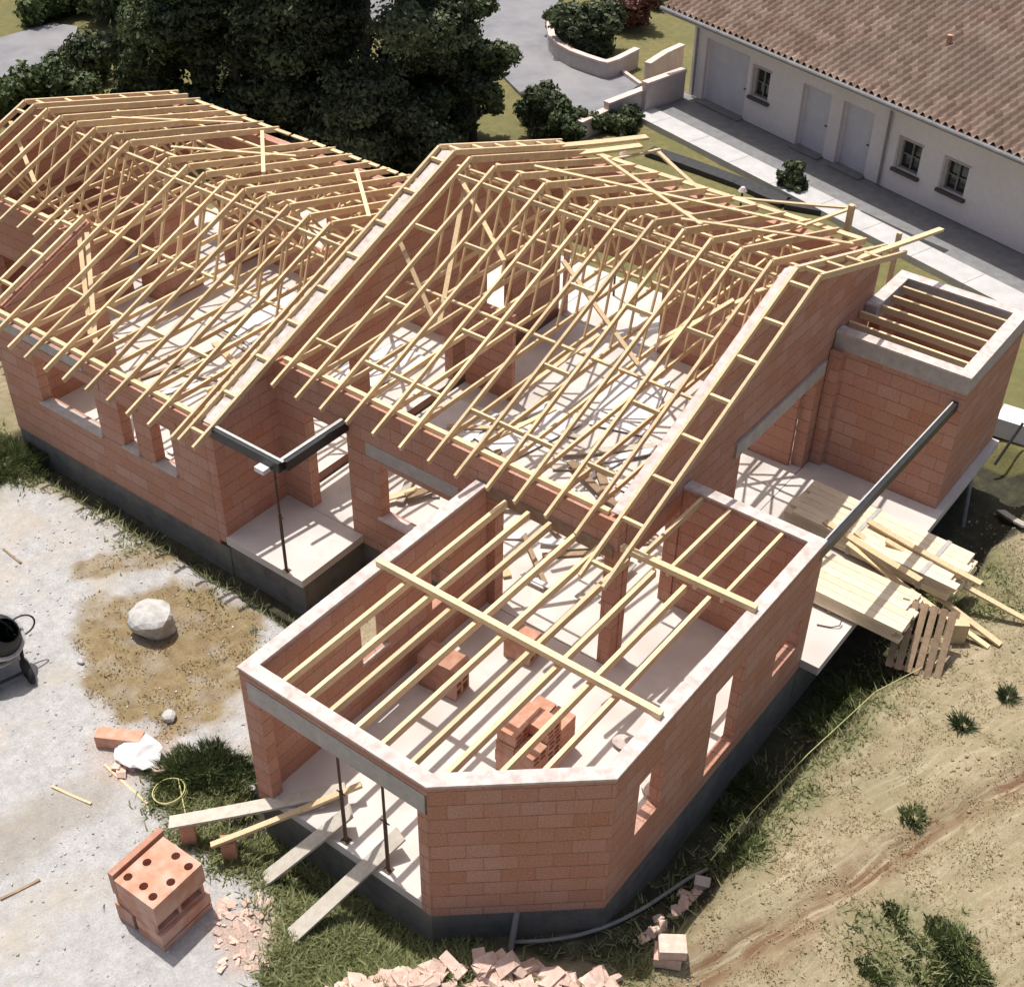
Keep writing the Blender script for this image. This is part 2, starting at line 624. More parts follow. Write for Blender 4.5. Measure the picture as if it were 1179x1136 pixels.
def tex(scale, detail=6, rough=.6):
    n = N(nt, 'ShaderNodeTexNoise')
    n.inputs['Scale'].default_value = scale
    n.inputs['Detail'].default_value = detail
    n.inputs['Roughness'].default_value = rough
    L(tc.outputs['Object'], n.inputs['Vector'])
    return n.outputs[0]


def rampc(src, stops):
    r = ramp(nt, stops)
    L(src, r.inputs[0])
    return r.outputs[0]


def att(n):
    a = N(nt, 'ShaderNodeAttribute', attribute_name=n)
    return a.outputs['Fac']


nbig, nmid, nfine = tex(.7, 8, .6), tex(4, 8, .7), tex(26, 5, .7)
dry = mixc(nt, rampc(nmid, [(.3, (.27, .215, .13)), (.5, (.375, .31, .20)), (.72, (.46, .395, .275))]), rampc(nfine, [(.3, (.6,) * 3), (.7, (1.25,) * 3)]), .7, 'MULTIPLY')
dry = mixc(nt, dry, (.235, .21, .115), rampc(nbig, [(.42, (.05,) * 3), (.62, (.6,) * 3)]))
_a, _c = at(790, 1115, -.2), at(1400, 760, .1)
_ang = math.atan2(_c.y - _a.y, _c.x - _a.x)
mpS = N(nt, 'ShaderNodeMapping')
mpS.vector_type = 'TEXTURE'
mpS.inputs['Rotation'].default_value = (0, 0, _ang)
mpS.inputs['Scale'].default_value = (1.6, .11, 1)
wobn = N(nt, 'ShaderNodeTexNoise')
wobn.inputs['Scale'].default_value = .8
L(tc.outputs['Object'], wobn.inputs['Vector'])
wsc = N(nt, 'ShaderNodeVectorMath', operation='SCALE')
wsc.inputs['Scale'].default_value = .5
L(wobn.outputs['Color'], wsc.inputs[0])
wad = N(nt, 'ShaderNodeVectorMath', operation='ADD')
L(tc.outputs['Object'], wad.inputs[0])
L(wsc.outputs[0], wad.inputs[1])
L(wad.outputs[0], mpS.inputs[0])
nS = N(nt, 'ShaderNodeTexNoise')
nS.inputs['Scale'].default_value = 1.0
nS.inputs['Detail'].default_value = 7
nS.inputs['Roughness'].default_value = .65
L(mpS.outputs[0], nS.inputs['Vector'])
streak = nS.outputs[0]
dry = mixc(nt, dry, (.25, .185, .105), rampc(streak, [(.50, (0, 0, 0)), (.68, (.55,) * 3)]))
dry = mixc(nt, dry, (.53, .46, .33), rampc(streak, [(.30, (.5,) * 3), (.46, (0, 0, 0))]))
gravelc = mixc(nt, rampc(nmid, [(.3, (.36, .355, .35)), (.6, (.485, .48, .475)), (.8, (.58, .575, .57))]), rampc(nfine, [(.3, (.72,) * 3), (.7, (1.15,) * 3)]), .8, 'MULTIPLY')
gravelc = mixc(nt, gravelc, (.46, .40, .31), rampc(nbig, [(.5, (0, 0, 0)), (.72, (.65,) * 3)]))
earthc = mixc(nt, rampc(nmid, [(.3, (.18, .125, .06)), (.55, (.265, .20, .105)), (.75, (.33, .27, .15))]), rampc(nfine, [(.3, (.7,) * 3), (.7, (1.2,) * 3)]), .7, 'MULTIPLY')
greenc = rampc(nmid, [(.3, (.085, .095, .035)), (.55, (.155, .165, .07)), (.75, (.27, .25, .13))])
lawnc = mixc(nt, rampc(nmid, [(.3, (.125, .115, .04)), (.55, (.19, .165, .065)), (.8, (.26, .21, .09))]), (.13, .135, .05), rampc(nbig, [(.4, (0, 0, 0)), (.6, (.7,) * 3)]))
ditchshadec = rampc(nmid, [(.3, (.022, .021, .014)), (.55, (.048, .046, .026)), (.75, (.085, .09, .04))])  # dark soil, deepened further to stand in for the trench shade
pinkc = rampc(nfine, [(.35, (.30, .23, .18)), (.6, (.52, .36, .29))])
col = mixc(nt, dry, gravelc, att('gravel'))
col = mixc(nt, col, earthc, att('earth'))
col = mixc(nt, col, lawnc, att('lawn'))
col = mixc(nt, col, greenc, att('green'))
tkm = N(nt, 'ShaderNodeMath', operation='MULTIPLY')
L(att('track'), tkm.inputs[0])
L(rampc(streak, [(.36, (.12,) * 3), (.56, (1, 1, 1))]), tkm.inputs[1])
col = mixc(nt, col, (.17, .095, .05), tkm.outputs[0])
col = mixc(nt, col, pinkc, att('pink'))
col = mixc(nt, col, (.26, .22, .16), att('rut'))
col = mixc(nt, col, ditchshadec, att('ditch'))
L(col, b.inputs['Base Color'])
b.inputs['Roughness'].default_value = .97
bp = N(nt, 'ShaderNodeBump')
bp.inputs['Strength'].default_value = .55
bp.inputs['Distance'].default_value = .06
mth = N(nt, 'ShaderNodeMath', operation='ADD')
L(streak, mth.inputs[0])
L(nfine, mth.inputs[1])
L(mth.outputs[0], bp.inputs['Height'])
L(bp.outputs[0], b.inputs['Normal'])
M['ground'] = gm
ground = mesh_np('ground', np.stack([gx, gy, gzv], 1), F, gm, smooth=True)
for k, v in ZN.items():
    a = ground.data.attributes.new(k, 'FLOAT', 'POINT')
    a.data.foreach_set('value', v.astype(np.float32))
tag(ground, kind='structure')


# scattered grass
def blades(n, xr, yr, dens, hmin, hmax, name, mat, label):
    X = RNG.uniform(*xr, n)
    Y = RNG.uniform(*yr, n)
    p = dens(X, Y)
    keep = RNG.random(n) < p
    X, Y = X[keep], Y[keep]
    Zz = gz(X, Y)
    n = len(X)
    h = RNG.uniform(hmin, hmax, n)
    a = RNG.uniform(0, 2 * np.pi, n)
    w = RNG.uniform(.012, .03, n)
    lean = RNG.uniform(.4, 2.0, n) * h
    la = RNG.uniform(0, 2 * np.pi, n)
    P0 = np.stack([X - w * np.cos(a), Y - w * np.sin(a), Zz - .02], 1)
    P1 = np.stack([X + w * np.cos(a), Y + w * np.sin(a), Zz - .02], 1)
    P2 = np.stack([X + lean * np.cos(la), Y + lean * np.sin(la), Zz + h], 1)
    V = np.concatenate([P0, P1, P2])
    Fc = np.stack([np.arange(n), np.arange(n) + n, np.arange(n) + 2 * n], 1)
    o = mesh_np(name, V, Fc, mat, tint=RNG.random(n))
    tag(o, label, 'grass', kind='stuff')
    return o


def nearest_zone(name):
    arr = ZN[name].reshape(ny, nx)

    def f(X, Y):
        i = np.clip(np.searchsorted(xs, X), 0, nx - 1)
        j = np.clip(np.searchsorted(ys, Y), 0, ny - 1)
        return arr[j, i]
    return f


zg, ze, zv, zd, zl = [nearest_zone(k) for k in ('green', 'earth', 'gravel', 'ditch', 'lawn')]


def foot_ok(X, Y):
    return (sdpoly(X, Y, FOOT) > .08)


def lipd(X, Y):
    d = sdpoly(X, Y, FOOT)
    return np.exp(-((d - .75) / .35) ** 2)


blades(420000, (-15, 13), (-4, 18), lambda X, Y: np.clip(zg(X, Y) ** 1.3 * (fbm(X, Y, .6, 3) > .40) + .45 * lipd(X, Y) * (fbm(X, Y, .7, 3) > .48) + .30 * zd(X, Y) * (fbm(X, Y, .5, 3) > .45), 0, 1) * foot_ok(X, Y) * (Y < 14), .04, .16, 'grass', M['grass'], 'green grass and weeds along the edge of the foundation trench')
blades(120000, (-1.8, 5.2), (-3.4, .6), lambda X, Y: zg(X, Y) * np.clip(.35 + 1.3 * (fbm(X, Y, .4, 3) - .35), 0, 1), .04, .14, 'grass', M['grass'], 'thick green grass between the planks and the rubble heap')
blades(300000, (5.5, 14), (-2, 18), lambda X, Y: (1 - zv(X, Y)) * (1 - zd(X, Y)) * foot_ok(X, Y) * (X > 6.1) * np.clip(1.4 * (fbm(X, Y, .35, 4) - .40), 0, .4), .02, .055, 'dry_grass', M['drygrass'], 'short dry straw grass on the sloping bank')
blades(40000, (-8, -2), (-1, 4.5), lambda X, Y: ze(X, Y) * np.clip(1.5 * (fbm(X, Y, .3, 4) - .42), 0, .5), .02, .06, 'dry_grass', M['earthgrass'], 'sparse dry grass on the brown earth patch')

def pebbles(n, xr, yr, dens, smin, smax, name, mat, label):
    X, Y = RNG.uniform(*xr, n), RNG.uniform(*yr, n)
    keep = RNG.random(n) < dens(X, Y)
    X, Y = X[keep], Y[keep]
    n = len(X)
    r = smin + (smax - smin) * RNG.random(n) ** 3
    Zz = gz(X, Y) + r * .25
    a = RNG.uniform(0, 2 * np.pi, n)
    ca, sa = np.cos(a), np.sin(a)
    V = []
    for dx, dy, dz in ((1, 0, 0), (0, .8, 0), (-1, 0, 0), (0, -.8, 0), (.1, 0, .7), (0, .1, -.7)):
        jx, jy, jz = [RNG.uniform(.65, 1.2, n) for _ in range(3)]
        px_, py_ = dx * r * jx, dy * r * jy
        V.append(np.stack([X + px_ * ca - py_ * sa, Y + px_ * sa + py_ * ca, Zz + dz * r * jz], 1))
    k = np.arange(n)
    Fc = np.concatenate([np.stack([k + n * a_, k + n * b_, k + n * c_], 1) for a_, b_, c_ in ((0, 1, 4), (1, 2, 4), (2, 3, 4), (3, 0, 4), (1, 0, 5), (2, 1, 5), (3, 2, 5), (0, 3, 5))])
    o = mesh_np(name, np.concatenate(V), Fc, mat, tint=np.tile(RNG.random(n), 8))
    tag(o, label, 'gravel', kind='stuff')


M['pebble'] = grain('gravel stone', (.42, .41, .40), (.68, .67, .65), 3, .95, 0, tint=.5)
M['clod'] = grain('earth clod', (.24, .18, .10), (.44, .36, .24), 3, .95, 0, tint=.5)
pebbles(11000, (-14, 4), (-5, 4.2), lambda X, Y: zv(X, Y) * foot_ok(X, Y) * np.clip(.15 + 2.2 * (fbm(X, Y, .8, 4) - .42), .05, 1), .008, .04, 'gravel_stones', M['pebble'], 'loose grey stones scattered over the pale gravel yard')
pebbles(14000, (5.8, 14), (-2, 17), lambda X, Y: (1 - zv(X, Y)) * foot_ok(X, Y) * np.clip(2 * (fbm(X, Y, .6, 4) - .40), 0, 1), .01, .055, 'earth_clods', M['clod'], 'small earth clods scattered over the dry bank')

# ------------------------------------------------------------------ THE HOUSE
house = empty('house')
tag(house, 'unfinished red brick house with bare timber roof trusses', 'house')


def wall(p, q, th, z0, top, opens=(), kinks=(), name='brick_wall', mat='brick', parent=house):
    """outer face p->q, body to the left; top(s) gives the height"""
    p, q = Vector((*p, 0)), Vector((*q, 0))
    Lg = (q - p).length
    d = (q - p) / Lg
    nl = Vector((-d.y, d.x, 0)) * th
    tp = top if callable(top) else (lambda s: top)
    br = sorted({0, Lg, *[o[0] for o in opens], *[o[1] for o in opens], *kinks})
    br = [x for x in br if 0 <= x <= Lg]
    mb = MB()
    for a, c in zip(br[:-1], br[1:]):
        if c - a < 1e-4:
            continue
        mid = (a + c) / 2
        ops = sorted([(o[2], o[3]) for o in opens if o[0] < mid < o[1]])
        segs, z = [], z0
        for (za, zb) in ops:
            if za > z + 1e-4:
                segs.append((z, za, False))
            z = zb
        segs.append((z, None, True))
        A, B = p + d * a, p + d * c
        e = 1e-4
        for (za, zb, last) in segs:
            ta, tb = (tp(a + e), tp(c - e)) if last else (zb, zb)
            if min(ta, tb) - za < .01:
                continue
            base = [A, B, B + nl, A + nl]
            tops = [ta, tb, tb, ta]
            mb.hexa([(v.x, v.y, za) for v in base], [(v.x, v.y, t) for v, t in zip(base, tops)], .5)
    o_ = mb.build(name, M[mat], parent)
    for op in opens:
        if op[2] < .01 and z0 < -.1:
            A, B = p + d * (op[0] + .001), p + d * (op[1] - .001)
            n0, n1 = nl * -.012, nl * 1.002
            tb = MB()
            tb.hexa([(v.x, v.y, op[2] + .001) for v in (A + n0, B + n0, B + n1, A + n1)], [(v.x, v.y, op[2] + .012) for v in (A + n0, B + n0, B + n1, A + n1)], .5)
            tb.build('threshold', M['slab'], o_)
    return o_


Z0 = -.2
RY, RZ = 8.95, plane(8.95)          # ridge of the left wing
FS1 = .256
BY = 13.1                           # back wall of the left wing
XL = -16.35
R2Y, R2Z = 11.49, plane(11.49)      # ridge of the middle wing
FS2 = .31


def top1(y):
    return (plane(y) if y < RY else RZ - FS1 * (y - RY)) - .02


def top2(y):
    return (plane(y) if y < R2Y else R2Z - FS2 * (y - R2Y)) - .02


# --- left wing
w = wall((-12.1, 4.16), (-5.40, 4.16), .25, -.34, 2.70, [(1.3, 3.3, .92, 2.15), (4.05, 4.5, .98, 2.1), (5.02, 5.66, .98, 2.1)])
for xa, xb, z_ in ((-11.05, -8.55, 2.16), (-8.25, -7.4, 2.11), (-7.3, -6.2, 2.11)):
    lb = MB()
    lb.box((xa, 4.145, z_), (xb, 4.30, z_ + .25))
    lb.build('lintel', M['brick'], w)
for xa, xb, z_ in ((-10.85, -8.75, .87), (-8.1, -7.55, .93), (-7.13, -6.4, .93)):
    sb = MB()
    sb.box((xa, 4.10, z_), (xb, 4.36, z_ + .052))
    sb.build('sill', M['concrete'], w)
band = MB()
band.box((-12.11, 4.14, 2.44), (-9.0, 4.158, 2.69))
band.build('concrete_band', M['concrete'], w)
w = wall((-5.14, 4.16), (-5.14, 15.8), .25, Z0, lambda s: top2(4.16 + s), [(2.35, 4.1, .002, 2.45), (4.45, 7.3, .002, 2.45), (8.2, 9.6, .002, 2.3)], [R2Y - 4.16])
wall((-12.1, 6.95), (-12.1, 4.42), .25, Z0, lambda s: top1(6.95 - s) - .05, [])
wall((XL, 6.5), (-12.11, 6.5), .25, Z0, 3.63, [(.9, 2.4, .9, 2.1)])
wall((XL, BY - .26), (XL, 6.76), .25, Z0, lambda s: top1(BY - .26 - s), [], [BY - .26 - RY])
wall((-5.40, BY), (XL, BY), .25, Z0, top1(BY), [(1.0, 2.2, .9, 2.1), (5.0, 6.2, .9, 2.1), (8.5, 10.6, 0.002, 2.1)])
# inner partitions of the left wing
wall((XL + .26, 9.6), (-13.2, 9.6), .1, .002, 2.62, [(1.2, 2.05, 0, 2.1)], name='partition_wall')
wall((-14.4, 6.76), (-14.4, 9.58), .1, .002, 2.62, [], name='partition_wall')
wall((-13.2, 9.71), (-13.2, BY - .26), .1, .002, 2.62, [(1.2, 2.1, 0, 2.1)], name='partition_wall')
# --- middle wing
w2 = wall((-5.14, 5.9), (3.02, 5.9), .25, Z0, 3.40, [(.74, 1.89, .002, 2.45), (2.70, 4.45, .75, 2.05), (5.55, 7.92, .002, 2.6)])
lb = MB()
lb.box((-2.75, 5.885, 2.18), (-.45, 5.899, 2.48))
lb.build('lintel', M['concrete'], w2)
lb = MB()
lb.box((.2, 5.87, 2.60), (2.95, 5.895, 2.86))
lb.build('lintel', M['oldwood'], w2)
sb = MB()
sb.box((-2.5, 5.85, .70), (-.64, 6.1, .756))
sb.build('sill', M['cap'], w2)
g2 = wall((3.04, 6.16), (3.04, 15.8), .27, Z0, lambda s: top2(6.16 + s), [(.15, 1.85, .002, 2.35), (4.1, 7.35, .002, 2.38)], [R2Y - 6.16])
lb = MB()
lb.box((3.0405, 9.95, 2.38), (3.09, 13.72, 2.72))
lb.build('lintel', M['concrete'], g2)
# mortar copings on both gables
for X0, X1, par in ((-5.385, -5.13, w), (2.79, 2.95, g2)):
    mb = MB()
    for ya, yb in ((4.2 if X0 < 0 else 6.0, R2Y), (R2Y, 15.8)):
        za, zb = top2(ya + 1e-3), top2(yb - 1e-3)
        mb.hexa([(X0, ya, za), (X1, ya, za), (X1, yb, zb), (X0, yb, zb)], [(X0, ya, za + .03), (X1, ya, za + .03), (X1, yb, zb + .03), (X0, yb, zb + .03)])
    mb.build('coping', M['cap'], par)
wall((2.76, 15.8), (-4.88, 15.8), .25, Z0, 4.32, [(4.75, 7.62, .002, 2.15)])
wall((-4.88, 11.6), (-3.5, 11.6), .12, .002, 2.3, [], name='partition_wall')
wall((1.1, 13.4), (2.76, 13.4), .12, .002, 2.2, [], name='partition_wall')
# --- front room
RT_ = 2.70
fl = wall((0, 5.89), (0, 0), .22, Z0, RT_, [(2.85, 3.45, 1.15, 2.1), (1.1, 1.6, 1.0, 2.05)])
sb = MB()
sb.box((-.04, 2.40, 1.09), (.26, 3.10, 1.146))
sb.build('sill', M['cap'], fl)
mb = MB()
mb.box((.221, 0, Z0), (.36, .22, 2.26), .5)
mb.build('brick_pillar', M['brick'], house)
mb = MB()
mb.box((3.55, 0.001, Z0), (3.735, .22, 2.26), .5)
mb.build('brick_pillar', M['brick'], house)
lb = MB()
lb.box((.14, -.006, 2.262), (3.70, .216, 2.68))
lb.build('lintel', M['concrete'], house)
P2, P3, P4 = (3.74, 0), (5.76, 1.75), (5.76, 8.26)
wall(P2, P3, .22, Z0, RT_)
fr = wall(P3, P4, .2, Z0, RT_, [(.72, 1.42, .85, 2.05), (2.95, 3.95, .1, 2.1), (5.2, 6.15, .62, 1.35)])
wall((5.55, 8.26), (3.05, 8.26), .22, Z0, RT_)


def inset(pts, t):
    out = []
    n = len(pts)
    for i, p in enumerate(pts):
        p = Vector(p)
        a = Vector(pts[i - 1]) if i else None
        c = Vector(pts[i + 1]) if i < n - 1 else None
        ns = []
        if a is not None:
            d = (p - a).normalized()
            ns.append(Vector((-d.y, d.x)))
        if c is not None:
            d = (c - p).normalized()
            ns.append(Vector((-d.y, d.x)))
        if len(ns) == 1:
            out.append(p + ns[0] * t)
        else:
            bis = (ns[0] + ns[1]).normalized()
            out.append(p + bis * (t / bis.dot(ns[0])))
    return out


def ring(pts, t, z0, z1, mat, name, off=0.0, parent=house):
    o = inset(pts, -off) if off else [Vector(p) for p in pts]
    i_ = inset(pts, t + off)
    mb = MB()
    for k in range(len(pts) - 1):
        a, c, d, e = o[k], o[k + 1], i_[k + 1], i_[k]
        mb.hexa([(*v, z0) for v in (a, c, d, e)], [(*v, z1) for v in (a, c, d, e)], .5)
    return mb.build(name, M[mat], parent)


RING = [(0, 5.88), (0, 0), P2, P3, P4, (3.05, 8.26)]
ring(RING, .22, 2.701, 2.86, 'brick', 'ring_beam')
ring(RING, .22, 2.861, 2.905, 'cap', 'coping', off=.012)
# --- annex
AX0, AX1, AY0, AY1 = 3.06, 5.95, 14.0, 17.23
an = wall((AX0 + .25, AY0), (AX1 - .252, AY0), .25, .002, 2.90)
wall((AX1, AY0 + .001), (AX1, AY1), .25, Z0, 2.90)
wall((AX1 - .251, AY1), (AX0, AY1), .25, Z0, 2.90)
wall((AX0, AY1 - .251), (AX0, 15.81), .25, Z0, 2.90)
AR = [(AX0, AY0), (AX1, AY0), (AX1, AY1), (AX0, AY1), (AX0, 15.4)]
ring(AR, .25, 2.901, 3.26, 'concrete', 'ring_beam', off=.004)
ring(AR, .25, 3.261, 3.31, 'cap', 'coping', off=.012)
mb = MB()
mb.box((3.06, 13.85, .002), (3.32, 14.25, 2.90), .5)
mb.build('brick_pillar', M['brick'], house)
for i in range(5):
    y = 14.62 + i * .52
    jb = MB()
    jb.bar((3.06, y, 3.16), (5.72, y, 3.16), .065, .16)
    jb.build('joist', M['wood'], house)
# --- floors and foundations
mb = MB()
mb.box((XL + .25, 6.75, Z0), (-12.1, BY - .25, 0))
mb.box((-12.1, 4.41, Z0), (-5.39, BY - .25, 0))
mb.box((-4.89, 6.15, Z0), (2.77, 15.55, -.003))
mb.prism([(.21, .012), (3.74, .012), (5.6, 1.75), (5.6, 8.1), (2.9, 8.1), (2.9, 5.9), (.21, 5.9)], Z0, -.006)
mb.build('floor_slab', M['slab'], house)
mb = MB()
mb.box((-5.139, 4.12, -.18), (-3.0, 5.9, -.001))
mb.build('porch_slab', M['slab'], house)
mb = MB()
mb.prism([(3.05, 8.262), (6.12, 8.262), (6.12, 17.25), (3.05, 17.25)], -.20, -.004)
mb.build('terrace_slab', M['slab'], house)
mb = MB()
mb.box((XL, BY + .02, -.30), (-5.15, 18.2, -.05))
mb.box((-5.14, 15.81, -.30), (3.0, 18.2, -.06))
mb.build('rear_terrace', M['slab'], house)
mb = MB()
i_ = .02
mb.box((XL + .02, 6.52, -1.8), (-12.08, BY - .02, Z0 - .002))
mb.box((-12.08, 4.18, -1.8), (-5.16, BY - .02, -.345))
mb.box((-5.16, 4.2, -1.8), (-3.05, 15.7, Z0 - .006))
mb.box((-5.2, 5.92, -1.8), (3.02, 15.78, Z0 - .008))
mb.prism([(.02, .02), (3.73, .02), (5.74, 1.77), (5.74, 8.24), (3.0, 8.24), (3.0, 6.1), (.02, 6.1)], -1.8, Z0 - .001)
mb.box((3.0, 8.2, -1.8), (5.75, 17.2, Z0 - .003))
mb.build('foundation', M['bitumen'], house)

# --- roof trusses
TW, TH = .054, .105


def rafter_mb(y0, y1, slope_z0, slope_z1):
    mb = MB()
    mb.bar((0, y0, slope_z0), (0, y1, slope_z1), TW, TH, tint=.5)
    return mb


def bars_mb(segs, w_, h_):
    mb = MB()
    for a, c in segs:
        mb.bar((0, a[0], a[1]), (0, c[0], c[1]), w_, h_, tint=.5)
    return mb


def make_truss(near, ridge, far, fs, tie_z, tie, webs):
    """near/far: eave-end y; returns an Empty with rafters, tie beam and webs"""
    t = empty('roof_truss', parent=house)
    up = .055
    rz = plane(ridge) + up
    rafter_mb(near, ridge, plane(near) + up, rz).build('rafter', M['truss'], t)
    mb = MB()
    mb.bar((0, ridge + .02, rz - .03), (0, far, rz - .03 - fs * (far - ridge)), TW, .14, tint=.5)
    mb.build('rafter', M['truss'], t)
    bars_mb([((tie[0], tie_z), (tie[1], tie_z))], .045, .10).build('tie_beam', M['truss'], t)

    def rz_at(y):
        return (plane(y) if y < ridge else plane(ridge) - fs * (y - ridge)) + .01
    for ya, yb in webs:
        bars_mb([((ya, rz_at(ya)), (yb, tie_z))], .034, .06).build('web', M['truss'], t)
    return t


def spread(proto, xs_):
    for i, x in enumerate(xs_):
        o = proto if i == 0 else copy_tree(proto, house)
        o.location = (x + random.uniform(-.025, .025), random.uniform(-.05, .05), random.uniform(-.006, .006))


t0 = make_truss(6.0, RY, 13.62, FS1, 2.79, (6.62, 13.0), [(7.3, 8.0), (8.9, 8.0), (9.0, 10.1), (10.9, 10.1), (11.0, 12.0)])
spread(t0, [-15.72 + .605 * i for i in range(6)])
t1 = make_truss(3.62, RY, 13.62, FS1, 2.79, (4.25, 13.0), [(8.9, 8.35), (8.3, 7.7), (9.0, 10.4), (11.4, 10.4), (11.5, 12.3)])
spread(t1, [-11.35 + .635 * i for i in range(10)])
t2 = make_truss(5.35, R2Y, 16.05, FS2, 3.50, (5.95, 15.7), [(11.4, 10.9), (10.9, 10.2), (11.55, 12.8), (13.4, 12.9), (13.6, 14.6)])
spread(t2, [-4.58 + .645 * i for i in range(12)])


def ladder(xa, xb, pts, step=.9):
    """two rails with rungs that carry the verge; pts (y, z) along the slope"""
    e = empty('verge_ladder', parent=house)
    for x in (xa, xb):
        mb = MB()
        for (ya, za), (yb, zb) in zip(pts[:-1], pts[1:]):
            mb.bar((x, ya, za), (x, yb, zb), .058, .12)
        mb.build('rail', M['wood'], e)
    for (ya, za), (yb, zb) in zip(pts[:-1], pts[1:]):
        n = max(1, int(abs(yb - ya) / step))
        for k in range(n + 1):
            f = (k + .35) / (n + .7)
            y, z = ya + (yb - ya) * f, za + (zb - za) * f
            rb = MB()
            rb.bar((min(xa, xb) + .034, y, z + .005), (max(xa, xb) - .034, y, z + .005), .07, .07)
            rb.build('rung', M['wood'], e)
    return e


u_ = .065
ladder(-5.44, -5.04, [(3.62, plane(3.62) + u_), (R2Y, R2Z + u_), (16.05, R2Z + u_ - FS2 * (16.05 - R2Y))])
ladder(3.03, 3.49, [(4.75, plane(4.75) + u_), (R2Y, R2Z + u_), (15.9, R2Z + u_ - FS2 * (15.9 - R2Y))])
ladder(-12.38, -11.95, [(3.62, plane(3.62) + u_), (6.9, plane(6.9) + u_)])
ladder(-16.5, -16.12, [(6.0, plane(6.0) + u_), (RY, RZ + u_), (13.62, RZ + u_ - FS1 * (13.62 - RY))])


def member(name, segs, w_, h_, mat='wood', parent=house):
    mb = MB()
    for a, c in segs:
        mb.bar(a, c, w_, h_)
    return mb.build(name, M[mat], parent)


member('wall_plate', [((-12.1, 4.27, 2.755), (-5.45, 4.27, 2.755))], .1, .09)
member('wall_plate', [((XL, 6.62, 3.685), (-12.45, 6.62, 3.685))], .1, .09)
member('wall_plate', [((-4.9, 6.02, 3.45), (2.74, 6.02, 3.45))], .1, .09)
for i in range(17):
    x = -15.72 + .605 * i
    zz = RZ - FS1 * (13.5 - RY) + .05
    member('eave_board', [((x + .05, 13.5, zz), (x + .56, 13.5, zz))], .13, .035)
# noggings between the rafters (one mesh each row piece)
for i in range(11):
    x = -4.58 + .645 * i
    for yn, sel in ((6.55, i % 4 != 1), (7.9, i % 3 == 1), (9.6, i % 2 == 0), (11.0, True)):
        if sel:
            member('nogging', [((x + .05, yn, plane(yn) + .05), (x + .6, yn, plane(yn) + .05))], .05, .09)
    member('eave_board', [((x + .05, 15.95, R2Z - FS2 * (15.95 - R2Y) + .055), (x + .6, 15.95, R2Z - FS2 * (15.95 - R2Y) + .055))], .16, .035)
for i in range(9):
    x = -11.35 + .635 * i
    member('nogging', [((x + .05, 8.55, plane(8.55) + .05), (x + .59, 8.55, plane(8.55) + .05))], .05, .09)
    if i % 2:
        member('nogging', [((x + .05, 5.3, plane(5.3) + .05), (x + .59, 5.3, plane(5.3) + .05))], .05, .09)
# long braces along the wings
for (y, z) in ((8.0, 2.87), (10.2, 2.87), (8.83, RZ - .14), (9.9, 4.2), (11.2, 3.95), (12.4, 3.62)):
    member('brace', [((-16.1, y, z), (-5.5, y, z + .02))], .07, .05)
for (y, z) in ((9.6, 3.58), (12.85, 3.58), (11.36, R2Z - .14), (11.62, R2Z - .35), (12.7, 5.15), (14.2, 4.65)):
    member('brace', [((-4.85, y, z), (2.7, y, z + .02))], .07, .05)
for ya, xa, yb, xb in ((10.0, -14.6, 13.0, -13.3), (12.9, -12.5, 10.2, -9.6), (12.6, -9.0, 10.0, -6.2), (9.6, -12.0, 12.0, -10.4)):
    member('brace', [((xa, ya, RZ - FS1 * (ya - RY) + .10), (xb, yb, RZ - FS1 * (yb - RY) + .10))], .09, .03)
for ya, xa, yb, xb in ((15.6, -4.0, 12.2, .6), (12.4, -3.6, 15.2, 1.5), (12.1, .2, 14.9, 2.7)):
    member('brace', [((xa, ya, R2Z - FS2 * (ya - R2Y) + .13), (xb, yb, R2Z - FS2 * (yb - R2Y) + .13))], .09, .03)
# diagonal boards below the near rafters
for a, c, da, dc in (((460, 278), (502, 375), -.1, -1.3), ((540, 190), (506, 372), -.1, -1.6), ((527, 200), (580, 300), -.1, -.8), ((648, 300), (735, 420), -.1, -1.2),
                     ((100, 268), (110, 395), -.05, -.6), ((90, 262), (104, 385), -.1, -.9), ((12, 140), (40, 210), -.1, -.8),
                     ((845, 345), (755, 400), -.15, -.5), ((870, 338), (760, 390), -.15, -.5), ((640, 470), (540, 520), -.25, -.3), ((690, 385), (600, 450), -.3, -.5)):
    p, q = onroof(*a, da), onroof(*c, dc)
    member('brace', [(p, q)], .1, .035)
# hip king post posts inside
# --- front room beams
JX = [.71, 1.21, 1.68, 2.2, 2.7, 3.26, 3.78, 4.38, 4.84]
for i, x in enumerate(JX):
    y0 = .12 if x < 3.7 else .14 + (x - 3.74) * .866
    y1 = 5.78 if x < 2.9 else 5.86
    jb = MB()
    jb.bar((x, y0, 2.775), (x + .02, y1, 2.775), .072, .15)
    jb.build('joist', M['wood'], house)
for x in (3.42, 3.98, 4.5, 5.02):
    jb = MB()
    jb.bar((x, 5.98, 2.775), (x + .02, 8.12, 2.775), .06, .14)
    jb.build('joist', M['wood'], house)
member('cross_beam', [((.12, 3.07, 2.962), (5.66, 3.09, 2.962))], .115, .11)
member('cross_beam', [((3.12, 5.88, 2.96), (5.66, 5.95, 2.96))], .115, .11)
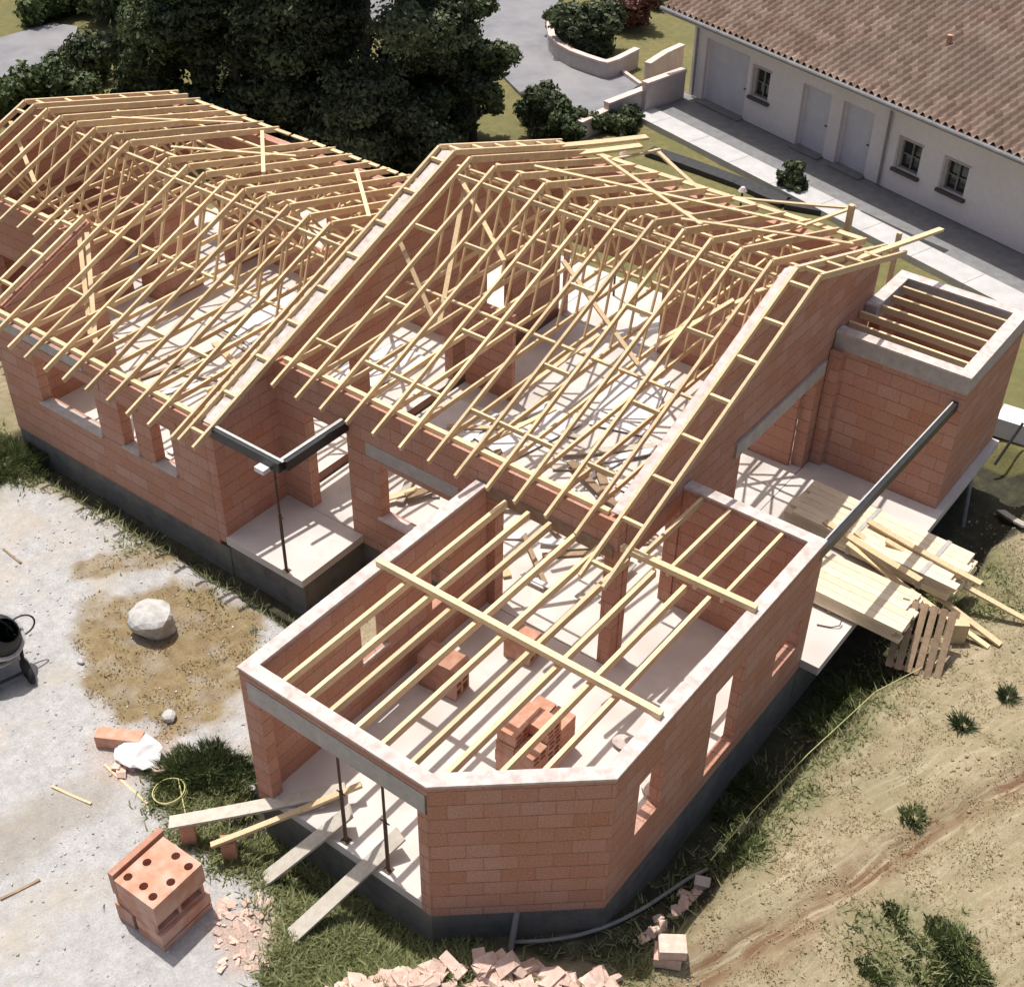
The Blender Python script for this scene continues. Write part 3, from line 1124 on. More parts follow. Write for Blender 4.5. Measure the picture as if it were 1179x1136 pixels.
# steel beams
mb = MB()
mb.box((-5.13, 4.08, 2.58), (-3.24, 4.22, 2.80))
mb.box((-3.32, 4.221, 2.58), (-3.16, 5.88, 2.798))
sbm = mb.build('steel_beam', M['steel'], house)
mb = MB()
mb.box((-5.10, 4.15, 2.801), (-3.20, 4.21, 2.822))
mb.box((-3.32, 4.211, 2.80), (-3.25, 5.86, 2.82))
mb.build('top_strip', M['greymetal'], sbm)
mb = MB()
mb.bar((5.70, 8.1, 2.62), (5.78, 14.2, 2.58), .13, .20)
sbm = mb.build('steel_beam', M['steel'], house)
mb = MB()
mb.bar((5.66, 8.3, 2.731), (5.74, 13.95, 2.691), .03, .012)
mb.build('top_strip', M['greymetal'], sbm)  # pale bar laid on as the thin highlight of the black beam

# ------------------------------------------------------------------ props and loose site things
def prop(p, ztop, label, group=None, r=.026):
    e = empty('steel_prop', p)
    tag(e, label, 'prop', group)
    h = ztop - p[2]
    mb = MB()
    mb.tube([(0, 0, .012), (0, 0, h * .55)], r * 1.25, 10)
    mb.build('outer_tube', M['rust'], e)
    mb = MB()
    mb.tube([(0, 0, h * .5), (0, 0, h - .01)], r * .9, 10)
    mb.build('inner_tube', M['rust'], e)
    mb = MB()
    mb.box((-.07, -.07, 0), (.07, .07, .012))
    mb.build('base_plate', M['rust'], e)
    mb = MB()
    mb.box((-.07, -.07, h - .012), (.07, .07, h))
    mb.build('head_plate', M['rust'], e)
    mb = MB()
    mb.tube([(-.09, 0, h * .53), (.09, 0, h * .53)], .014, 6)
    mb.build('pin', M['rust'], e)
    return e


prop((1.86, .13, 0), 2.26, 'left of two rusty steel props under the grey front lintel')
prop((2.76, .13, 0), 2.26, 'right of two rusty steel props under the grey front lintel')
prop((-3.46, 4.16, 0), 2.62, 'thin steel prop standing on the porch slab under the black corner beam')
mb = MB()
mb.box((-.12, -.09, -.05), (.12, .09, .05))
o = mb.build('wood_block', M['white'], loc=at(300, 540, 2.5))
o.location = (-3.60, 4.0, 2.57)
tag(o, 'small white block wedged beneath the black porch beam beside the thin prop', 'block')


def plank(p, q, w_, h_, mat, label, group=None, name='plank', cat='plank'):
    p, q = Vector(p), Vector(q)
    mb = MB()
    d = q - p
    # slightly bowed board
    n = 5
    prev = None
    s = d.cross(Vector((0, 0, 1))).normalized()
    u = s.cross(d).normalized()
    vs, fs = [], []
    for i in range(n + 1):
        t = i / n
        c = d * (t - .5) - Vector((0, 0, 1)) * (.02 * math.sin(math.pi * t))
        for a, bb in ((-1, -1), (1, -1), (1, 1), (-1, 1)):
            vs.append(c + s * (a * w_ / 2) + u * (bb * h_ / 2))
    for i in range(n):
        for j in range(4):
            fs.append((i * 4 + j, i * 4 + (j + 1) % 4, (i + 1) * 4 + (j + 1) % 4, (i + 1) * 4 + j))
    fs += [(3, 2, 1, 0), tuple(n * 4 + j for j in range(4))]
    mb.add(vs, fs)
    o = mb.build(name, M[mat], loc=(p + q) / 2)
    tag(o, label, cat, group)
    return o


def gp(px, py, off=.02, z=-.8):
    for _ in range(6):
        p = at(px, py, z)
        z = gz1(p.x, p.y) + off
    return at(px, py, z)


def over(p0, pe, k):
    return p0, p0 + (pe - p0) * k


plank(*over(gp(305, 1012), at(370.6, 959.5, .035), 1.5), .28, .045, 'greyplank', 'grey scaffold plank bridging the trench left of the two props, shorter of the pair')
plank(*over(gp(335, 1078), at(422.6, 996, .035), 1.45), .28, .045, 'greyplank', 'long grey scaffold plank bridging the trench nearest the chamfered brick corner')
plank(*over(at(195, 947, -.28), at(330, 921, .045), 1.5), .25, .05, 'greyplank', 'wide pale plank running from behind the block stack into the front opening')
plank(*over(at(243, 973, -.33), at(337, 935, .05), 1.85), .10, .06, 'wood', 'narrow yellow board running beside the wide plank into the front opening')
for px, py, zt, lab in ((214, 946, -.315, 'clay block propping up the outer end of the wide pale plank'), (262, 966, -.35, 'clay block propping up the outer end of the narrow yellow board')):
    q = at(px, py, zt)
    zb = gz1(q.x, q.y) - .03
    mb = MB()
    mb.box((-.12, -.1, 0), (.12, .1, zt - zb))
    o = mb.build('clay_block', M['block'], loc=(q.x, q.y, zb))
    o.rotation_euler = (0, 0, .8)
    tag(o, lab, 'clay block')


# foreground stack of hollow clay blocks
def holed_block(name, sx, sy, sz, nx_, ny_, r, skip=()):
    """block with round cores opening upward"""
    mb = MB()
    cw, ch = sx / nx_, sy / ny_
    n = 16
    for i in range(nx_):
        for j in range(ny_):
            cx, cy = -sx / 2 + cw * (i + .5), -sy / 2 + ch * (j + .5)
            sq = []
            for k in range(n):
                a = 2 * math.pi * k / n + math.pi / 4
                ca, sa = math.cos(a), math.sin(a)
                m_ = max(abs(ca), abs(sa))
                sq.append((cx + ca / m_ * cw / 2, cy + sa / m_ * ch / 2))
            if (i, j) in skip:
                mb.add([(x, y, sz) for x, y in sq], [tuple(range(n))], .5)
                continue
            jx, jy = random.uniform(-.03, .03), random.uniform(-.03, .03)
            ci = [(cx + jx + r * math.cos(2 * math.pi * k / n + math.pi / 4), cy + jy + r * math.sin(2 * math.pi * k / n + math.pi / 4)) for k in range(n)]
            vs = [(x, y, sz) for x, y in sq] + [(x, y, sz) for x, y in ci] + [(x, y, sz * .25) for x, y in ci]
            fs = [(k, (k + 1) % n, n + (k + 1) % n, n + k) for k in range(n)]
            fs += [(n + k, n + (k + 1) % n, 2 * n + (k + 1) % n, 2 * n + k) for k in range(n)]
            fs.append(tuple(2 * n + k for k in range(n)))
            mb.add(vs, fs, .5)
    a, c = sx / 2, sy / 2
    vs = [(-a, -c, 0), (a, -c, 0), (a, c, 0), (-a, c, 0), (-a, -c, sz), (a, -c, sz), (a, c, sz), (-a, c, sz)]
    mb.add(vs, [(3, 2, 1, 0), (0, 1, 5, 4), (1, 2, 6, 5), (2, 3, 7, 6), (3, 0, 4, 7)], .5)
    return mb


def side_block(sx, sy, sz, nh, wall_=.05):
    """block lying down: rectangular cells open on the +x end"""
    mb = MB()
    a = sx / 2
    ch = (sz - wall_ * (nh + 1)) / nh
    mb.box((-a, -sy / 2, 0), (a - .12, sy / 2, sz), .5)
    z = 0
    for k in range(nh + 1):
        mb.box((a - .1201, -sy / 2, z), (a, sy / 2, z + wall_), .5)
        if k < nh:
            for y0, y1 in ((-sy / 2, -sy / 2 + wall_), (-wall_ / 2, wall_ / 2), (sy / 2 - wall_, sy / 2)):
                mb.box((a - .1201, y0, z + wall_), (a, y1, z + wall_ + ch), .5)
        z += wall_ + ch
    return mb


SX, SY = .08, -2.22
bz = gz1(SX, SY) + .0
GB = 'clay blocks of the foreground stack'


def put(mb, name, loc, rz, label, cat='clay block', group=None, mat='block'):
    o = mb.build(name, M[mat], loc=loc)
    o.rotation_euler = (0, 0, rz)
    tag(o, label, cat, group)
    return o


mb = MB()
mb.box((-.19, -.51, 0), (.19, .51, .40))
put(mb, 'clay_block', (SX - .33, SY, bz), .03, 'narrow bottom clay block at the left of the foreground stack', group=GB)
mb = MB()
mb.box((-.29, -.50, 0), (.29, .50, .13), .5)
mb.box((-.27, -.49, .1301), (.26, .48, .1699), .5)
mb.box((-.29, -.50, .17), (.29, .50, .40), .5)
put(mb, 'clay_block', (SX + .25, SY + .005, bz), .015, 'wide bottom clay block with a side groove, in the foreground stack', group=GB)
put(side_block(.62, .96, .28, 1), 'clay_block', (SX + .16, SY - .01, bz + .402), -.03, 'middle clay block with side slot, under the holed block of the foreground stack', group=GB)
put(side_block(.30, .96, .26, 1), 'clay_block', (SX - .33, SY, bz + .402), .02, 'narrow recessed middle clay block at the left of the foreground stack', group=GB)
put(holed_block('x', .86, 1.0, .44, 3, 3, .07, skip=((1, 1), (0, 2))), 'clay_block', (SX + .08, SY, bz + .684), .03, 'topmost clay block with round holes, on the foreground stack', group=GB)
mb = MB()
mb.box((-.055, -.52, 0), (.055, .52, .52))
put(mb, 'clay_slab', (SX - .45, SY + .02, bz + .664), .03, 'upright red clay slab along the left edge of the foreground stack', 'clay slab')


# stones and rubble
def rock_mb(r, seed, squash=.7, n=2):
    rr = random.Random(seed)
    import bmesh
    bm = bmesh.new()
    bmesh.ops.create_icosphere(bm, subdivisions=n, radius=1)
    ax = [Vector((rr.gauss(0, 1), rr.gauss(0, 1), rr.gauss(0, 1))).normalized() for _ in range(9)]
    mb = MB()
    vs = []
    for v in bm.verts:
        p = v.co.copy()
        for a in ax:
            d = p.dot(a)
            if d > .72:
                p -= a * (d - .72)
        p *= 1 + rr.uniform(-.04, .04)
        vs.append((p.x * r * 1.1, p.y * r * .9, p.z * r * squash))
    fs = [tuple(v.index for v in f.verts) for f in bm.faces]
    bm.verts.ensure_lookup_table()
    mb.add(vs, fs, .5)
    bm.free()
    return mb


p = gp(179, 724)
o = rock_mb(.52, 3, .75, 3).build('boulder', M['stone'], loc=(p.x, p.y, gz1(p.x, p.y) + .24))
tag(o, 'large pale limestone boulder lying on the brown earth patch', 'boulder')
for px, py, r, lab in ((195, 826, .15, 'small pale stone at the lower end of the brown earth patch'), (93, 762, .08, 'tiny white stone on the gravel left of the earth patch'),
                       (345, 700, .12, 'pale stone beside the porch slab corner'), (232, 945, .09, 'white stone beside the coiled yellow hose'), (290, 907, .07, 'small white stone at the foot of the front brick pillar')):
    p = gp(px, py)
    o = rock_mb(r, int(px), .8).build('stone', M['stone'], loc=(p.x, p.y, gz1(p.x, p.y) + r * .4))
    tag(o, lab, 'stone')


def chunk(sx, sy, sz, seed):
    rr = random.Random(seed)
    mb = MB()
    j = lambda s: s * (1 + rr.uniform(-.42, .42))
    P = []
    for z in (0, 1):
        for a, c in ((-1, -1), (1, -1), (1, 1), (-1, 1)):
            P.append((a * j(sx) / 2, c * j(sy) / 2, (z - .5) * j(sz)))
    mb.hexa(P[:4], P[4:], .5)
    return mb


rub_protos = [chunk(random.uniform(.2, .4), random.uniform(.14, .3), random.uniform(.05, .14), 100 + i) for i in range(9)]
rub_mesh = []
cnt = 0
heap = [at(390, 1138, -.6), at(470, 1122, -.5), at(545, 1108, -.45), at(620, 1116, -.5), at(705, 1132, -.6)]
for i in range(150):
    f = random.random() * (len(heap) - 1)
    k = int(f)
    c = heap[k].lerp(heap[k + 1], f - k)
    dv = Vector((.72, -.7, 0)) * abs(random.gauss(0, .34)) + Vector((.65, .75, 0)) * random.gauss(0, .15)
    x, y = c.x + dv.x, c.y + dv.y
    if i < len(rub_protos):
        o = rub_protos[i].build('broken_brick', M['rubble'])
        rub_mesh.append(o.data)
    else:
        o = bpy.data.objects.new('broken_brick', rub_mesh[i % len(rub_mesh)])
        COL.objects.link(o)
    lay = random.choice((0, 0, 0, .08)) * max(0, 1 - abs(f - 2) / 2.2)
    k_ = random.uniform(.5, 1.1)
    o.scale = (k_, k_, k_)
    o.location = (x, y, gz1(x, y) + .06 + lay)
    o.rotation_euler = (random.uniform(-.5, .5), random.uniform(-.5, .5), random.uniform(0, 6.28))
    tag(o, 'broken pink brick in the heap by the chamfered brick corner', 'brick', 'broken bricks heaped in front of the chamfered corner')
for i in range(60):
    p = gp(random.uniform(248, 312), random.uniform(1035, 1115))
    o = bpy.data.objects.new('brick_shard', rub_mesh[i % len(rub_mesh)])
    COL.objects.link(o)
    k_ = random.uniform(.15, .5)
    o.scale = (k_, k_ * .8, k_ * .5)
    o.location = (p.x, p.y, gz1(p.x, p.y) + .02)
    o.rotation_euler = (random.uniform(-.5, .5), random.uniform(-.5, .5), random.uniform(0, 6.28))
    tag(o, 'small pink brick shard on the ground right of the foreground block stack', 'brick shard', 'brick shards right of the block stack')
for i in range(16):
    t = random.random()
    p = gp(735 + 70 * t + random.uniform(-10, 10), 1085 - 60 * t + random.uniform(-8, 8))
    o = bpy.data.objects.new('brick_shard', rub_mesh[(i * 2) % len(rub_mesh)])
    COL.objects.link(o)
    o.scale = (.6, .6, .6)
    o.location = (p.x, p.y, gz1(p.x, p.y) + .03)
    o.rotation_euler = (random.uniform(-.5, .5), random.uniform(-.5, .5), random.uniform(0, 6.28))
    tag(o, 'pink brick fragment at the foot of the dry bank by the bent pipe', 'brick shard', 'brick fragments at the foot of the bank')
p = gp(768, 1104)
for k, lab in enumerate(('lower of two pale bricks stacked at the right of the rubble heap', 'upper of two pale bricks stacked at the right of the rubble heap')):
    mb = MB()
    mb.box((-.21, -.16, 0), (.21, .16, .2))
    put(mb, 'pale_brick', (p.x + .03 * k, p.y + .05 * k, gz1(p.x, p.y) + .02 + .202 * k), .5 + .12 * k, lab, 'brick', mat='rubble')
p = gp(808, 1020)
mb = MB()
mb.box((-.13, -.1, 0), (.13, .1, .17))
put(mb, 'pale_brick', (p.x, p.y, gz1(p.x, p.y)), .4, 'single pale brick at the end of the yellow string line', 'brick', mat='cap')
# red block and white bag
p = gp(140, 856)
mb = MB()
mb.box((-.42, -.13, 0), (.42, .13, .28))
put(mb, 'clay_block', (p.x, p.y, gz1(p.x, p.y)), .52, 'single red clay block lying behind the white rubble bag', 'clay block')
p = gp(160, 868)
bag = rock_mb(.46, 21, .42, 3).build('rubble_bag', M['white'], loc=(p.x, p.y, gz1(p.x, p.y) + .12))
tag(bag, 'crumpled white bag of rubble on the gravel by the red block', 'bag')
for i in range(7):
    q = gp(150 + random.uniform(-20, 45), 884 + random.uniform(-14, 12))
    o = bpy.data.objects.new('brick_shard', rub_mesh[i])
    COL.objects.link(o)
    o.scale = (.7, .7, .7)
    o.location = (q.x, q.y, gz1(q.x, q.y) + .04)
    o.rotation_euler = (.2, .3, random.uniform(0, 6))
    tag(o, 'pinkish brick shard around the white rubble bag', 'brick shard', 'brick shards by the white bag')
# yellow hose
p = gp(196, 916)
pts = []
for i in range(60):
    a = i / 59 * 2 * math.pi * 2.3
    r = .27 + .03 * math.sin(a * .9)
    pts.append((p.x + r * math.cos(a), p.y + r * math.sin(a) * 1.05, gz1(p.x, p.y) + .06 + i * .0016))
pts += [(p.x + .5, p.y - .1, gz1(p.x, p.y) + .05), (p.x + .75, p.y - .35, gz1(p.x + .75, p.y - .35) + .04)]
mb = MB()
mb.tube(pts, .011, 6)
tag(mb.build('hose', M['yellow'], smooth=True), 'coiled yellow hose on weeds behind the foreground block stack', 'hose')
# loose straps / sticks on the gravel
for (a, c, lab) in (((0, 1035), (46, 1012), 'weathered stick lying on the gravel at the left edge of the photo'), ((60, 905), (105, 925), 'thin pale lath on the gravel left of the foreground block stack'),
                    ((120, 880), (170, 925), 'thin straw coloured lath pointing at the coiled yellow hose'), ((4, 632), (24, 648), 'short dark stick on the pale gravel above the black machine')):
    plank(gp(*a), gp(*c), .045, .04, 'oldwood' if 'dark' in lab or 'weathered' in lab else 'wood', lab, name='stick', cat='stick')
# pipes in front
mb = MB()
p, q = at(597, 1038, -.1), gp(588, 1092, .05)
mb.tube([p, q], .05, 10)
tag(mb.build('drain_pipe', M['galv']), 'short grey pipe leaning against the foundation of the chamfered corner', 'pipe')
pts = [gp(588, 1084, .06)]
for px, py in ((625, 1083), (665, 1077), (710, 1062), (750, 1040), (790, 1012), (815, 1000)):
    pts.append(gp(px, py, .10))
sm = []
for i in range(len(pts) - 1):
    for k in range(5):
        sm.append(pts[i].lerp(pts[i + 1], k / 5))
sm.append(pts[-1])
for _ in range(4):
    sm = [sm[0]] + [(sm[i - 1] + sm[i] * 2 + sm[i + 1]) / 4 for i in range(1, len(sm) - 1)] + [sm[-1]]
mb = MB()
mb.tube(sm, .035, 8)
tag(mb.build('hose', M['galv'], smooth=True), 'long grey hose curving round the chamfered corner to the dry bank', 'hose')
# string line
pts = [at(818, 990, -.5), at(870, 930, -.48), at(930, 868, -.46), at(1008, 796, -.44), at(1062, 768, -.42)]
mb = MB()
mb.tube(pts, .008, 5)
tag(mb.build('string_line', M['yellow']), 'yellow builder string stretched along the top of the dry bank', 'string')

# black concrete mixer at the left edge
p = gp(3, 776)
mx = empty('concrete_mixer', (p.x, p.y, gz1(p.x, p.y)), -.25)
mx.scale = (1.05, 1.05, .95)
tag(mx, 'black concrete mixer with pale bands standing on the gravel at the left edge', 'concrete mixer')
mb = MB()
prof = [(-.55, .22), (-.45, .40), (-.1, .47), (.15, .45), (.5, .27), (.52, .24)]
ax = Vector((.55, .35, .76)).normalized()
s1 = ax.cross(Vector((0, 0, 1))).normalized()
s2 = s1.cross(ax)
cc = Vector((-.1, .05, .85))
n = 20
vs, fs = [], []
for t, r in prof:
    for k in range(n):
        a = 2 * math.pi * k / n
        vs.append(cc + ax * t + s1 * r * math.cos(a) + s2 * r * math.sin(a))
for i in range(len(prof) - 1):
    for k in range(n):
        fs.append((i * n + k, i * n + (k + 1) % n, (i + 1) * n + (k + 1) % n, (i + 1) * n + k))
fs.append(tuple(range(n - 1, -1, -1)))
mb.add(vs, fs, .5)
mb.build('drum', M['machine'], mx, smooth=True)
for t, r in ((-.1, .485), (.2, .45)):
    mb = MB()
    pts = [cc + ax * t + s1 * r * math.cos(2 * math.pi * k / 24) + s2 * r * math.sin(2 * math.pi * k / 24) for k in range(25)]
    mb.tube(pts, .045, 6, caps=False)
    mb.build('drum_band', M['greymetal'], mx)
for sgn in (-1, 1):
    c = Vector((.35, .35 * sgn, .2))
    mb = MB()
    mb.tube([c + Vector((.2 * math.cos(a), .0, .2 * math.sin(a) - .02)) for a in [2 * math.pi * k / 20 for k in range(21)]], .06, 8, caps=False)
    mb.build('wheel', M['rubber'], mx, smooth=True)
mb = MB()
mb.tube([(.35, -.4, .2), (.35, .4, .2)], .03, 8)
mb.tube([(.35, -.3, .2), (-.1, -.5, .9)], .035, 8)
mb.tube([(.35, .3, .2), (-.1, .5, .9)], .035, 8)
mb.tube([(-.1, -.5, .9), (-.7, -.35, .02)], .035, 8)
mb.tube([(-.1, .5, .9), (-.7, .35, .02)], .035, 8)
mb.tube([(-.7, -.35, .03), (-.7, .35, .03)], .03, 8)
mb.build('frame', M['machine'], mx)
mb = MB()
mb.box((.2, -.62, .55), (.55, -.42, .95))
mb.build('motor_box', M['machine'], mx)
mb = MB()
mb.tube([(-.1, .56 + .25 * math.cos(a), .9 + .25 * math.sin(a)) for a in [2 * math.pi * k / 18 for k in range(19)]], .018, 6, caps=False)
mb.build('tilt_wheel', M['machine'], mx)


# lumber on the right terrace
def lumber_bundle(loc, rz, L_, nw, nh, bw, bh, label, straps):
    e = empty('lumber_bundle', loc, rz)
    tag(e, label, 'lumber bundle')
    for i in range(nw):
        for j in range(nh):
            mb = MB()
            dx = random.uniform(-.12, .12)
            mb.box((dx, -nw * bw / 2 + i * bw + .004, .08 + j * bh + .002), (L_ + dx, -nw * bw / 2 + (i + 1) * bw - .004, .08 + (j + 1) * bh - .002))
            mb.build('board', M['lumber'], e)
    for x in straps:
        W, H = nw * bw / 2 + .01, .08 + nh * bh + .008
        mb = MB()
        mb.box((x - .045, -W, H), (x + .045, W, H + .006))
        mb.box((x - .045, -W - .006, .07), (x + .045, -W, H + .006))
        mb.box((x - .045, W, .07), (x + .045, W + .006, H + .006))
        mb.build('strap', M['concrete'], e)
    for x in (.4, L_ * .55):
        mb = MB()
        mb.box((x, -nw * bw / 2, 0), (x + .09, nw * bw / 2, .08))
        mb.build('bearer', M['oldwood'], e)
    return e


lumber_bundle((3.72, 12.13, 0), -.05, 3.6, 6, 5, .207, .075, 'thick strapped bundle of pale planks beside the annex wall', (1.45, 3.0))
lumber_bundle((3.9, 10.32, 0), -.02, 3.05, 6, 4, .20, .08, 'lower strapped bundle of planks next to the front room wall', (.8,))
for i, (a, za, c, zc, wd, lab) in enumerate((
        ((985, 612), .50, (1152, 742), -.42, .14, 'long pale board sloping off the lumber down to the dry bank, nearest the pallet'),
        ((975, 625), .46, (1138, 745), -.45, .12, 'second pale board sloping off the lumber beside the longest one'),
        ((1020, 622), .55, (1182, 714), -.30, .13, 'pale board reaching from the strapped bundle to the right edge of the photo'),
        ((1000, 600), .56, (1130, 672), .50, .14, 'loose board lying on top of the strapped bundle beside the annex'),
        ((950, 600), .49, (1060, 668), .47, .16, 'loose board in the gap between the two lumber bundles'))):
    plank(at(*a, za), at(*c, zc), wd, .045, 'wood', lab, name='board', cat='board')
# pallet leaning on the lumber end
pa, pb, pc = at(1040, 688, .34), at(1106, 706, .34), at(1012, 764, -.62)
ux = (pb - pa)
wx_ = ux.length
ux.normalize()
vy = (pc - pa)
vy -= ux * vy.dot(ux)
ly_ = min(1.5, vy.length)
vy.normalize()
nz_ = ux.cross(vy).normalized()
if nz_.z < 0:
    nz_ = -nz_
pal = empty('pallet')
pal.matrix_world = Matrix((ux, vy, nz_)).transposed().to_4x4()
pal.location = pa
tag(pal, 'weathered brown wooden pallet leaning against the lumber end', 'pallet')
nb = 6
for i in range(nb):
    mb = MB()
    x0 = wx_ * i / nb
    mb.box((x0, 0, .10), (x0 + wx_ / nb * .72, ly_, .125))
    mb.build('slat', M['oldwood'], pal)
for f in (0.02, .47, .92):
    mb = MB()
    mb.box((0, ly_ * f, .0), (wx_, ly_ * f + .09, .098))
    mb.build('bearer', M['oldwood'], pal)
p = gp(1085, 745, .0, -.6)
for k, (px, py, s_) in enumerate(((1098, 722, .35), (1072, 752, .22))):
    mb = MB()
    mb.box((-s_ / 2, -s_ / 2.6, 0), (s_ / 2, s_ / 2.6, .5 if k == 0 else .2))
    q = gp(px, py + 14, 0, -.6)
    o = mb.build('timber_offcut', M['wood'], loc=(q.x, q.y, gz1(q.x, q.y)))
    o.rotation_euler = (0, 0, .6 + k)
    tag(o, ('pale timber offcut standing right of the leaning pallet', 'small timber offcut lying at the foot of the leaning pallet')[k], 'offcut')
# hook of rebar on terrace corner
mb = MB()
q = at(957, 722, .02)
mb.tube([(q.x - .25, q.y - .1, .02), (q.x, q.y, .02), (q.x + .12, q.y + .1, .06), (q.x + .10, q.y + .22, .12)], .012, 6)
tag(mb.build('rebar_hook', M['rust']), 'bent dark rebar hook on the white terrace corner', 'rebar')
# white panel and slab by the annex
q = gp(1160, 505, 0, -.6)
mb = MB()
mb.box((-.5, -.35, 0), (.5, .35, .5))
o = mb.build('polystyrene_block', M['white'], loc=(q.x + .1, q.y + .3, gz1(q.x, q.y)))
o.rotation_euler = (0, 0, .1)
tag(o, 'white polystyrene block on the ground behind the annex corner', 'block')
mb = MB()
q0, q1 = gp(1145, 535, .35, -.6), gp(1178, 487, .75, -.6)
mb.tube([q0, q1], .035, 8)
tag(mb.build('steel_bar', M['steel']), 'dark bar sticking out past the annex corner, pointing up right', 'bar')
mb = MB()
q = gp(1128, 640, 0, -1)
mb.tube([(6.05, 15.9, -.02 - .2), (6.25, 15.6, gz1(6.25, 15.6))], .05, 8)
tag(mb.build('drain_pipe', M['galv']), 'grey pipe standing below the annex floor slab', 'pipe')
plank(gp(1152, 588, .1, -.6), gp(1182, 606, .15, -.6), .2, .05, 'greyplank', 'grey plank end at the right edge below the annex', name='plank')

# things inside the front room
GBK = 'orange blocks stacked on the front room floor'
bl = None
for k in range(4):
    for i in range(2):
        for j in range(3):
            if k == 3 and (j == 2 or (i == 1 and j == 0)):
                continue
            if bl is None:
                bl = side_block(.37, .40, .26, 2, .045).build('clay_block', M['block'])
                o = bl
            else:
                o = bl.copy()
                COL.objects.link(o)
            o.location = (3.05 + i * .38 + random.uniform(-.015, .015), 2.95 + j * .415 + random.uniform(-.015, .015), .0 + k * .262)
            o.rotation_euler = (0, 0, random.choice((0, math.pi)) + random.uniform(-.03, .03))
            tag(o, 'orange clay block in the cube stack inside the front room', 'clay block', GBK)
mb = MB()
mb.box((-.3, -.3, 0), (.3, .3, .5))
for (x, y, z, sx, sy, sz, mt, lab) in ((.95, 3.7, 0, .8, .45, .75, 'block', 'pale orange block pile against the left wall inside the front room'),
                                       (1.6, 5.2, 0, .55, .45, .5, 'block', 'clay block on the front room floor near the house opening'),
                                       (4.3, 4.5, 0, .5, .35, .3, 'cap', 'pale sack on the floor in the middle of the front room'),
                                       (4.9, 5.3, 0, .6, .5, .45, 'oldwood', 'brown crate on the floor at the right of the front room'),
                                       (4.7, 3.2, 0, .9, .14, .12, 'wood', 'short timber on the floor right of the orange block stack'),
                                       (4.95, 2.6, 0, .14, .9, .1, 'wood', 'short timber on the floor near the chamfered wall inside'),
                                       (5.2, 4.0, 0, .4, .5, .2, 'cap', 'flat pale sack near the right wall inside the front room')):
    mb = MB()
    if 'sack' in lab:
        mb = rock_mb(.5, int(x * 10), .5, 2)
        o = mb.build('sack', M[mt], loc=(x, y, .09))
        o.scale = (sx, sy, sz * 1.2)
        tag(o, lab, 'sack')
        continue
    if mt == 'oldwood':
        cr = empty('crate', (x, y, 0), .2)
        tag(cr, lab, 'crate')
        for k in range(3):
            q = MB()
            z0 = .04 + k * .14
            q.box((-sx / 2, -sy / 2, z0), (sx / 2, -sy / 2 + .02, z0 + .11))
            q.box((-sx / 2, sy / 2 - .02, z0), (sx / 2, sy / 2, z0 + .11))
            q.box((-sx / 2, -sy / 2 + .021, z0), (-sx / 2 + .02, sy / 2 - .021, z0 + .11))
            q.box((sx / 2 - .02, -sy / 2 + .021, z0), (sx / 2, sy / 2 - .021, z0 + .11))
            q.build('slat_row', M[mt], cr)
        q = MB()
        q.box((-sx / 2, -sy / 2, 0), (sx / 2, sy / 2, .035))
        q.build('base', M[mt], cr)
        continue
    if mt == 'block':
        mb = side_block(sx, sy, sz, 2 if sz < .6 else 3)
        o = mb.build('clay_block', M[mt], loc=(x, y, 0))
    else:
        mb.box((-sx / 2, -sy / 2, 0), (sx / 2, sy / 2, sz))
        o = mb.build('timber', M[mt], loc=(x, y, 0))
    o.rotation_euler = (0, 0, .1)
    tag(o, lab, 'timber' if mt == 'wood' else 'clay block')
# timber and sheets inside the middle wing
random.seed(77)
for i in range(46):
    x, y = random.uniform(-3.8, 2.2), random.uniform(6.7, 11.5)
    a = random.uniform(0, 3.14)
    l_ = random.uniform(.6, 2.2)
    z = .06 + random.choice((0, 0, .06, .12))
    dx, dy = math.cos(a) * l_ / 2, math.sin(a) * l_ / 2
    if not (-4.7 < x - abs(dx) and x + abs(dx) < 2.7 and y - abs(dy) > 6.3):
        continue
    plank((x - dx, y - dy, z), (x + dx, y + dy, z), random.uniform(.09, .2), .035, random.choice(('wood', 'wood', 'greyplank', 'white', 'oldwood')), 'offcut board scattered on the floor inside the middle wing', 'offcut boards scattered on the middle wing floor', name='board', cat='board')
for i in range(34):
    x, y = random.uniform(-11, -6.5), random.uniform(5.6, 11)
    a = random.uniform(0, 3.14)
    l_ = random.uniform(.6, 2.4)
    dx, dy = math.cos(a) * l_ / 2, math.sin(a) * l_ / 2
    plank((x - dx, y - dy, .06), (x + dx, y + dy, .06), random.uniform(.09, .2), .035, random.choice(('wood', 'wood', 'greyplank', 'white', 'oldwood')), 'offcut board scattered on the floor inside the left wing', 'offcut boards scattered on the left wing floor', name='board', cat='board')

